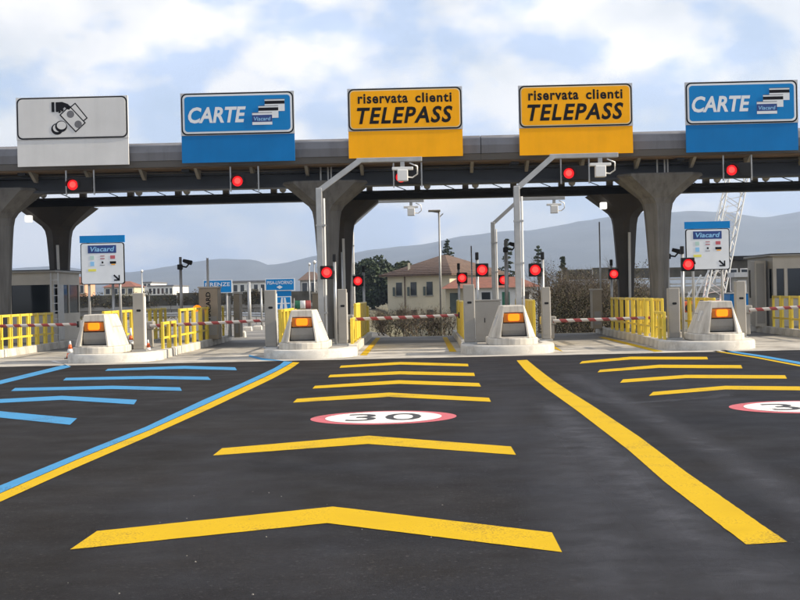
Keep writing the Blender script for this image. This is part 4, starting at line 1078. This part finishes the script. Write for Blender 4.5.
t = thing('viaduct', 'nearer grey viaduct stretch with rails behind the crane and right columns', 'viaduct', (0, 118, -.06))
ra, rb_, rc, rd_ = P(660, 267, 118).z, P(660, 277, 118).z, P(660, 285, 118).z, P(660, 293, 118).z
for i in range(9):
    x0 = 12.0 + 2.6*i
    MB().box(x0+.03, x0+2.57, .12, .2, rb_, ra + (.12 if i % 4 == 1 else 0)).build('barrier_panel', M['noisewall'], t)
    MB().box(x0-.05, x0+.05, .05, .25, rd_+.1, ra+.1).build('barrier_post', M['steel'], t)
for z_ in (rb_-.15, rc+.1): MB().box(12, 35.4, -.02, .04, z_-.07, z_+.07).build('rail', M['steel'], t)
for i in range(4):
    x0 = 12.0 + 5.85*i
    MB().box(x0+.02, x0+5.83, 0, .45, rd_, rc-.1).build('parapet', M['viaduct'], t)
    MB().box(x0+.02, x0+5.83, .3, 8, rd_-1.0, rd_-.01).build('deck', M['viaduct'], t)
    MB().box(x0+2.4, x0+3.4, 2, 6, -3.3, rd_-1.0).build('pier', M['viaduct'], t)

def far_building(px0, px1, yt, yb, D, dep, wall, roof, label, nw=3, rows=1, hip=False, cat='building', name='far_building', roofh=1.2, base=-.5):
    a = P(px0, yt, D); b = P(px1, yt, D); w_ = b.x - a.x; z1 = (a.z+b.z)/2
    t = thing(name, label, cat, (a.x, D, base)); h = z1 - base
    MB().box(0, w_, 0, dep, 0, h).build('wall', wall, t)
    if hip:
        MB().loft([[(-.4,-.4,h),(w_+.4,-.4,h),(w_+.4,dep+.4,h),(-.4,dep+.4,h)],[(w_*.3,dep*.45,h+roofh),(w_*.7,dep*.45,h+roofh),(w_*.7,dep*.55,h+roofh),(w_*.3,dep*.55,h+roofh)]]).build('roof', roof, t)
    else:
        MB().box(-.2, w_+.2, -.2, dep+.2, h, h+.3).build('roof', roof, t)
    hv = z1 - P(px0, yb, D).z
    for r_ in range(rows):
        for i in range(nw):
            x = w_*(i+.5)/nw; ww = min(.55, w_/nw*.28); zc = h - hv*(r_+.5)/rows; hh = min(.75, hv/rows*.3)
            o = MB().box(x-ww-.08, x+ww+.08, -.05, 0, zc-hh-.08, zc+hh+.08).build('window', M['white'], t)
            MB().box(x-ww, x+ww, -.06, -.05, zc-hh, zc+hh).build('pane', M['glass'], o)
    return t
far_building(66, 85, 283, 296, 260, 8, M['orange'], M['redtile'], 'orange house with red roof behind the viaduct, left of left info board', 3, 1, True, 'house', 'far_house', 1.2)
far_building(57, 66, 283.5, 296, 300, 8, M['whiteplaster'], M['redtile'], 'pale house left of the orange house', 2, 1, True, 'house', 'far_house', 1.4)
far_building(104, 134, 287, 296, 240, 9, M['cream'], M['redtile'], 'low cream house with red roof right of left info board', 4, 1, True, 'house', 'far_house', 1.0)
far_building(148, 173, 286.5, 296, 300, 20, M['whiteplaster'], M['fascia'], 'white factory block on the skyline left of the camera pole', 6, 1)
far_building(143, 151, 283.0, 287, 325, 20, M['whiteplaster'], M['fascia'], 'small upper block rising behind the white factory', 2, 1)
far_building(232, 266, 282.5, 294, 220, 12, M['whiteplaster'], M['fascia'], 'white building with a row of windows between the blue signs', 5, 1)
far_building(300, 318, 280, 294, 240, 12, M['conc'], M['tile'], 'dull grey building behind the viaduct near the centre column', 2, 1, True, 'building', 'far_building', 1.5)
far_building(728, 760, 260, 300, 100, 2.5, M['noisewall'], M['black'], 'dark grey shed behind the crane, right of right info board', 3, 1)
far_building(737, 757, 277, 300, 86, 1.5, M['greypost'], M['silver'], 'pale grey low hut with metal roof below the dark shed', 2, 1)
p = P(718, 300, 70); t = thing('blue_container', 'small blue container half hidden beside the right grey pillar', 'container', (P(730,300,70).x, 70, -.1))
MB().box(0, .95, 0, 2, 0, 1.35).build('body', M['bluplain'], t, bevel=.02)
for i in range(5): MB().box(.08+.18*i, .12+.18*i, -.02, 0, .1, 1.25).build('rib', M['bluplain'], t)
MB().box(-.03,.98,-.03,2.03,1.35,1.4).build('lid', M['steel'], t)
# far hillside hamlet houses seen as pale specks
for i, (px, py, D_) in enumerate(((28,283,900),(40,281,1000),(14,286,850),(735,259,1500),(748,262,1300),(700,262,1400),(770,261,1500),(655,266,1500))):
    wpx = 4 if i < 3 else 3
    far_building(px, px+wpx, py, py+3, D_, 12, M['whiteplaster'] if i % 2 else M['cream'], M['redtile'],
                 ['small pale house at the foot of the left hill, middle one','small pale house at the foot of the left hill, right one','small pale house at the foot of the left hill, left one',
                  'tiny pale house on the far slope right of the right info board','tiny pale house below another on the far right slope','tiny house on far slope behind the right info board','tiny house on the far slope above the right booth','tiny house on far slope right of the right front column'][i], 2, 1, True, 'house', 'far_house', 2.0, base=-2)

# ------------------------------------------------------------------ the hip-roofed house
DHs = 140
cor = P(450, 300, DHs)
hr = R(38)
t = thing('cream_house', 'cream two-storey house with hipped brown tile roof behind the centre lane', 'house', (cor.x, DHs, -3.3), rz=0)
ux = Vector((-math.cos(R(33)), math.sin(R(33)), 0)); uy = Vector((math.cos(R(50)), math.sin(R(50)), 0))
uy = Vector((math.sin(R(33)), math.cos(R(33)), 0))
zE = P(453, 274.5, DHs).z + 3.3
A_, B_l = 7.6, 10.6
def hp(a, b, z): q = ux*a + uy*b; return (q.x, q.y, z)
MB().loft([[hp(0,0,0), hp(A_,0,0), hp(A_,B_l,0), hp(0,B_l,0)], [hp(0,0,zE), hp(A_,0,zE), hp(A_,B_l,zE), hp(0,B_l,zE)]]).build('wall', M['cream'], t)
o_ = .65; zA = zE + 2.15
rf = MB().loft([[hp(-o_,-o_,zE-.05), hp(A_+o_,-o_,zE-.05), hp(A_+o_,B_l+o_,zE-.05), hp(-o_,B_l+o_,zE-.05)], [hp(-o_,-o_,zE+.1), hp(A_+o_,-o_,zE+.1), hp(A_+o_,B_l+o_,zE+.1), hp(-o_,B_l+o_,zE+.1)],
            [hp(A_*.47,B_l*.47,zA), hp(A_*.53,B_l*.47,zA), hp(A_*.53,B_l*.53,zA), hp(A_*.47,B_l*.53,zA)]]).build('roof', M['tile'], t)
q = ux*(A_*.72) + uy*(.9)
MB().box(q.x-.13, q.x+.13, q.y-.13, q.y+.13, zE+.4, zE+1.35).build('chimney', M['cream'], rf)
# rows of roof tiles on the two visible slopes
for (ca, cb) in (((-o_,-o_),(A_+o_,-o_)), ((-o_,-o_),(-o_,B_l+o_))):
    ap = Vector(hp(A_*.5, B_l*.5, zA)); a0 = Vector(hp(*ca, zE+.1)); b0 = Vector(hp(*cb, zE+.1))
    for k in range(12):
        s0 = k/12.; p0 = a0.lerp(ap, s0); p1 = b0.lerp(ap, s0)
        MB().tube([p0 + Vector((0,0,.03)), p1 + Vector((0,0,.03))], .05, 5).build('tile_course', M['tile'], rf)
for a in (2.4, 4.35, 6.15):
    for zc in (zE-1.35, zE-4.2):
        def wq(da0, da1, z0, z1, d0, d1):
            return MB().loft([[hp(a+da0,d0,z0), hp(a+da1,d0,z0), hp(a+da1,d1,z0), hp(a+da0,d1,z0)], [hp(a+da0,d0,z1), hp(a+da1,d0,z1), hp(a+da1,d1,z1), hp(a+da0,d1,z1)]])
        wn = wq(-.36, .36, zc-.68, zc+.68, -.05, .02).build('window', M['shutter'], t)
        wq(-.30, .30, zc-.62, zc+.62, -.07, -.052).build('pane', M['glass'], wn)
        wq(.36, .62, zc-.72, zc+.2, -.30, -.24).build('shutter', M['shutter'], wn)
        wq(-.42, .42, zc-.78, zc-.70, -.12, .0).build('sill', M['conc'], wn)
for (b_) in (2.0, 5.5):
    m_ = MB().loft([[hp(-.05,b_-.45,zE-2.1), hp(-.05,b_+.45,zE-2.1), hp(.02,b_+.45,zE-2.1), hp(.02,b_-.45,zE-2.1)], [hp(-.05,b_-.45,zE-.7), hp(-.05,b_+.45,zE-.7), hp(.02,b_+.45,zE-.7), hp(.02,b_-.45,zE-.7)]]).build('window', M['glass'], t)
MB().tube([hp(5.4,-.1,0), hp(5.4,-.1,zE)], .06, 6).build('downpipe', M['tile'], t)
# lower wing
pW = P(446, 300, 128)
t = thing('white_annex', 'low white annex with red tile roof in front of the cream house', 'house', (pW.x, 126, -3.3))
zW = P(470, 288.2, 126).z + 3.3; wW = P(537, 300, 126).x - pW.x
w0 = P(465,300,126).x - pW.x
MB().box(0, w0, .6, 5, 0, zW).build('porch_wall', M['cream'], t)
MB().box(w0+.02, wW, 0, 7, 0, zW).build('wall', M['whiteplaster'], t)
MB().loft([[(-.5,-.5,zW),(wW+.5,-.5,zW),(wW+.5,7.5,zW),(-.5,7.5,zW)],[(1.2,3.3,zW+1.0),(wW-1.5,3.3,zW+1.0),(wW-1.5,3.8,zW+1.0),(1.2,3.8,zW+1.0)]]).build('roof', M['redtile'], t)
for x, ww, ma in ((.75, .42, 'shutter'), (3.6, .4, 'glass'), (5.4, .35, 'green'), (7.0, .5, 'bark')):
    y_ = .6 if x < w0 else 0
    wn = MB().box(x-ww-.06, x+ww+.06, y_-.05, y_, zW-2.3, zW-.35).build('window', M['white'] if x > w0 else M['cream'], t)
    MB().box(x-ww, x+ww, y_-.07, y_-.05, zW-2.25, zW-.4).build('pane', M[ma], wn)

# ------------------------------------------------------------------ crane
t0 = P(700, 300, 95)
t = thing('lattice_crane', 'white lattice crane boom rising behind the right info board', 'crane', (t0.x, 95, -.1))
def lattice(p0, p1, w0_, w1_, n, name, rad=.05):
    p0, p1 = Vector(p0), Vector(p1); d = (p1-p0); u = d.normalized(); s = u.cross(Vector((0,1,0))).normalized(); f_ = Vector((0,1,0))
    cs = []
    for sx, sy in ((-1,-1),(1,-1),(1,1),(-1,1)):
        a = p0 + s*sx*w0_/2 + f_*sy*w0_/2; b = p1 + s*sx*w1_/2 + f_*sy*w1_/2; cs.append((a, b))
        MB().tube([a, b], rad, 6).build('chord', M['white'], t)
    q = MB()
    for k in range(n):
        for i in range(4):
            a = cs[i]; b = cs[(i+1) % 4]
            r0, r1 = k/n, (k+1)/n
            if k % 2: a, b = b, a
            q.tube([a[0].lerp(a[1], r0), b[0].lerp(b[1], r1)], rad*.55, 4)
    q.build(name, M['white'], t)
bp_ = P(711, 306, 95) - t0; tp = P(742, 150, 95) - t0
b0 = (bp_.x, 0, .1); b1 = (tp.x, 0, tp.z + t0.z)
lattice(b0, b1, 1.15, 1.25, 22, 'bracing', .055)
def rod(pa, pb, r=.05, nm='stay'):
    a = P(*pa, 95) ; b = P(*pb, 95)
    MB().tube([(a.x-t0.x, -.4, a.z+.1), (b.x-t0.x, -.4, b.z+.1)], r, 6).build(nm, M['white'], t)
rod((692,303),(712,262),.07); rod((700,304),(719,264),.07); rod((685,300),(700,275),.06); rod((683,303),(697,301)); rod((690,303),(687,292)); rod((697,303),(694,284)); rod((716,238),(727,205), .025, 'cable'); rod((703,262),(722,190), .02, 'cable')
MB().box(-1.2, 1.6, -.6, 2, 0, .75).build('carriage', M['orangeplastic'], t, bevel=.05)
MB().box(-1.0, .2, -.5, 1.5, .75, 1.0).build('cab_base', M['fascia'], t)
for s in (-1.2, 1.5): MB().tube([(s*.7,-.68,.3),(s*.7,-.62,.3)], .3, 14).build('wheel', M['rubber'], t)

# ------------------------------------------------------------------ trees
rng = random.Random(11)
def leaf_cloud(mb, c, r, n, size, flat=.8):
    for _ in range(n):
        while True:
            v = Vector((rng.uniform(-1,1), rng.uniform(-1,1), rng.uniform(-1,1)))
            if .15 < v.length < 1: break
        if v.length < .7 and rng.random() < .5: v = v.normalized() * rng.uniform(.7, 1)
        p = Vector(c) + Vector((v.x*r[0], v.y*r[1], v.z*r[2]))
        s = size * rng.uniform(.6, 1.4); a = Vector((rng.uniform(-1,1), rng.uniform(-1,1), rng.uniform(-1,1))).normalized()
        b = a.cross(Vector((rng.uniform(-1,1), rng.uniform(-1,1), rng.uniform(-1,1)))).normalized()
        o = len(mb.v); mb.v += [tuple(p-a*s), tuple(p+b*s*.5), tuple(p+a*s), tuple(p-b*s*.5)]; mb.f.append((o,o+1,o+2,o+3))
def leafy_tree(px, ytop, ybase, wpx, D, label, ma, base=-3.2, nclump=26, size=.22, name='pine_tree', per=150, cat='tree'):
    b = P(px, ytop, D); zt = b.z; rx = wpx*D/F/2; h = zt - base
    t = thing(name, label, cat, (b.x, D, base), group='background trees')
    zb_ = P(px, ybase, D).z - base; cz = (h + zb_)/2; rz_ = (h - zb_)/2
    MB().tube([(0,0,0),(.1,0,h*.3),(-.05,.1,h*.6),(.05,0,h*.85)], [.26,.2,.13,.05], 8).build('trunk', M['bark'], t, smooth=True)
    q = MB()
    for i in range(nclump):
        while True:
            v = Vector((rng.uniform(-1,1), rng.uniform(-1,1), rng.uniform(-1,1)))
            if v.length < 1: break
        r_ = rng.uniform(.22, .38); c = (v.x*rx*.78, v.y*rx*.78, cz + v.z*rz_*.8)
        leaf_cloud(q, c, (rx*r_, rx*r_, rz_*r_), per, size)
    q.build('crown', ma, t, recalc=False)
    q = MB()
    for i in range(6):
        a = rng.uniform(0, 6.28); z_ = h*rng.uniform(.3,.6); q.tube([(0,0,z_), (math.cos(a)*rx*.4, math.sin(a)*rx*.4, z_+rz_*.5), (math.cos(a)*rx*.7, math.sin(a)*rx*.7, z_+rz_*.8)], [.09,.05,.02], 5)
    q.build('limbs', M['bark'], t)
    return t
leafy_tree(371, 257, 316, 54, 150, 'dark round pine tree left of the cream house', M['leafdark'], nclump=60, per=230)
leafy_tree(389, 263, 305, 24, 156, 'dark pine crown close against the cream house', M['leafdark'], nclump=36)
leafy_tree(352, 266, 312, 30, 170, 'dark pine crown behind the centre lane signal', M['leafdark'], nclump=22)
leafy_tree(404, 257.5, 285, 24, 175, 'green tree top above the cream house roof', M['leafmid'], nclump=18, name='evergreen_tree')
def conifer(px, ytop, ybase, wpx, D, label, base=-3.2):
    b = P(px, ytop, D); h = b.z - base; rx = wpx*D/F/2
    t = thing('conifer', label, 'tree', (b.x, D, base), group='background conifers')
    MB().tube([(0,0,0),(0,0,h)], [.2,.03], 6).build('trunk', M['bark'], t)
    z0 = P(px, ybase, D).z - base; q = MB(); z = z0
    while z < h:
        r_ = rx*(1-(z-z0)/(h-z0))**.7 + .12
        for i in range(5):
            a = rng.uniform(0, 6.28); l_ = r_*rng.uniform(.45,1.15)
            for s in range(8):
                k = (s+.5)/8; leaf_cloud(q, (math.cos(a)*l_*k, math.sin(a)*l_*k, z + .15*l_*k*(1 if i % 2 else -1.2)), (.13,.13,.09), 5, .12)
        z += (h-z0)/9
    leaf_cloud(q, (0,0,h-.3), (.1,.1,.4), 30, .1)
    q.build('crown', M['leafdark'], t, recalc=False)
conifer(507, 240, 280, 22, 150, 'slender dark conifer between the right antenna poles')
conifer(538, 247, 278, 17, 155, 'dark conifer top just right of the right near antenna pole')
conifer(447, 239, 262, 15, 175, 'dark conifer top behind the ridge of the cream house')
conifer(563, 258, 285, 10, 120, 'small dark conifer at the edge of the scrub')

# bare scrub
def twiggy(mb, base, h, spread, depth=4, n=3, r=.035):
    def grow(p, d, l_, r_, k):
        e = p + d*l_
        mid = p.lerp(e, .5) + Vector((rng.uniform(-1,1), rng.uniform(-1,1), 0))*l_*.08
        mb.tube([p, mid, e], [r_, r_*.8, r_*.6], 3)
        if k == 0: return
        for i in range(rng.choice((2,3,3))):
            nd = (d + Vector((rng.uniform(-1,1), rng.uniform(-1,1), rng.uniform(-.35,.7)))*spread).normalized()
            grow(p.lerp(e, rng.uniform(.5,1)), nd, l_*rng.uniform(.55,.8), r_*.6, k-1)
    for i in range(n):
        d = Vector((rng.uniform(-.5,.5), rng.uniform(-.5,.5), 1)).normalized()
        grow(Vector(base), d, h*.36, r, depth)
tw = MB(); lf = MB(); lo = MB()
for i in range(46):
    px = rng.uniform(548, 640); D = rng.uniform(54.5, 66); b = P(px, 320, D); z = gz(b.x, D)
    top = P(px, rng.uniform(257, 280), D).z
    twiggy(tw, (b.x, D, z), (top - z)*1.15, .75, 5, 2, .03)
    for k in range(4):
        zc = z + (top - z)*rng.triangular(.08, .9, .4)
        leaf_cloud(lf if rng.random() < .55 else lo, (b.x+rng.uniform(-.6,.6), D+rng.uniform(-.5,.5), zc), (.8,.6,.7), 150, .04)
for i in range(16):
    px = rng.choice((rng.uniform(560, 600), rng.uniform(575, 612))); D = rng.uniform(66, 72); b = P(px, 320, D); z = gz(b.x, D)
    top = P(px, rng.uniform(248, 266), D).z
    twiggy(tw, (b.x, D, z), (top - z)*.95, .6, 4, 2, .05)
tag(tw.build('bare_twigs', M['twig'], recalc=False), 'tangle of bare brown twigs in the scrub thicket, right of centre', 'scrub', kind='stuff')
tag(lf.build('dry_scrub', M['leafdry'], recalc=False), 'dry brown leaves of the scrub thicket behind the lane barrier', 'scrub', kind='stuff')
tag(lo.build('olive_scrub', M['leafolive'], recalc=False), 'dull olive leaves of the scrub thicket behind the lane barrier', 'scrub', kind='stuff')
tw = MB(); lf = MB(); lo = MB()
for i in range(44):
    px = rng.uniform(374, 470); D = rng.uniform(54, 61); b = P(px, 330, D); z = gz(b.x, D)
    top = P(px, rng.uniform(300, 322), D).z
    twiggy(tw, (b.x, D, z), (top - z)*1.1, .9, 5, 2, .022)
    for k in range(2):
        leaf_cloud(lf if rng.random() < .5 else lo, (b.x+rng.uniform(-.6,.6), D, z + (top-z)*rng.uniform(.1,.7)), (.6,.5,.4), 22, .04)
tag(tw.build('bare_twigs', M['twig'], recalc=False), 'bare brown twigs growing below the cream house', 'scrub', kind='stuff')
tag(lf.build('dry_scrub', M['leafdry'], recalc=False), 'dry grass and leaves below the cream house', 'scrub', kind='stuff')
tag(lo.build('olive_scrub', M['leafolive'], recalc=False), 'dull green weeds below the cream house', 'scrub', kind='stuff')
# growth over the far embankment and along the right side
lf = MB(); lo = MB()
for i in range(240):
    x = rng.uniform(-48, -12); y = rng.uniform(108, 121); leaf_cloud(lf if i % 2 else lo, (x, y, -.1 + max(0, (y-118)/9.6)*.6 + .05), (1.3,.8,.28), 45, .10)
for i in range(190):
    leaf_cloud(lf if i % 2 else lo, (rng.uniform(-46, -13), 127.85, rng.uniform(zp+.1, zt_+.15) - .06), (.55,.12,.28), 40, .08)
for i in range(120):
    px = rng.uniform(640, 760); D = rng.uniform(75, 110); b = P(px, 300, D); leaf_cloud(lf if i % 2 else lo, (b.x, D, gz(b.x, D)+.6), (1.2,.8,.8), 60, .12)
for i in range(60):
    px = rng.uniform(470, 570); D = rng.uniform(70, 110); b = P(px, 300, D); leaf_cloud(lf if i % 2 else lo, (b.x, D, gz(b.x, D)+.9), (1.4,.8,1.1), 80, .13)
tag(lf.build('dry_scrub', M['leafdry'], recalc=False), 'dry brown undergrowth along the far embankment', 'undergrowth', kind='stuff')
tag(lo.build('olive_scrub', M['leafolive'], recalc=False), 'dull green undergrowth along the far embankment', 'undergrowth', kind='stuff')

# ------------------------------------------------------------------ haze
hz = MB().box(-7500, 7500, -500, 6800, -5, 360).mesh('haze')
hm = bpy.data.materials.new('haze'); hm.use_nodes = True; ht = hm.node_tree; ht.nodes.clear()
ho = ht.nodes.new('ShaderNodeOutputMaterial'); pv = ht.nodes.new('ShaderNodeVolumePrincipled')
pv.inputs['Color'].default_value = (.60, .745, 1, 1); pv.inputs['Density'].default_value = 2.1e-4; pv.inputs['Anisotropy'].default_value = .3
ht.links.new(pv.outputs[0], ho.inputs['Volume'])
tag(obj('haze', hz, hm), 'thin pale haze lying over the whole plain', 'haze', kind='stuff')
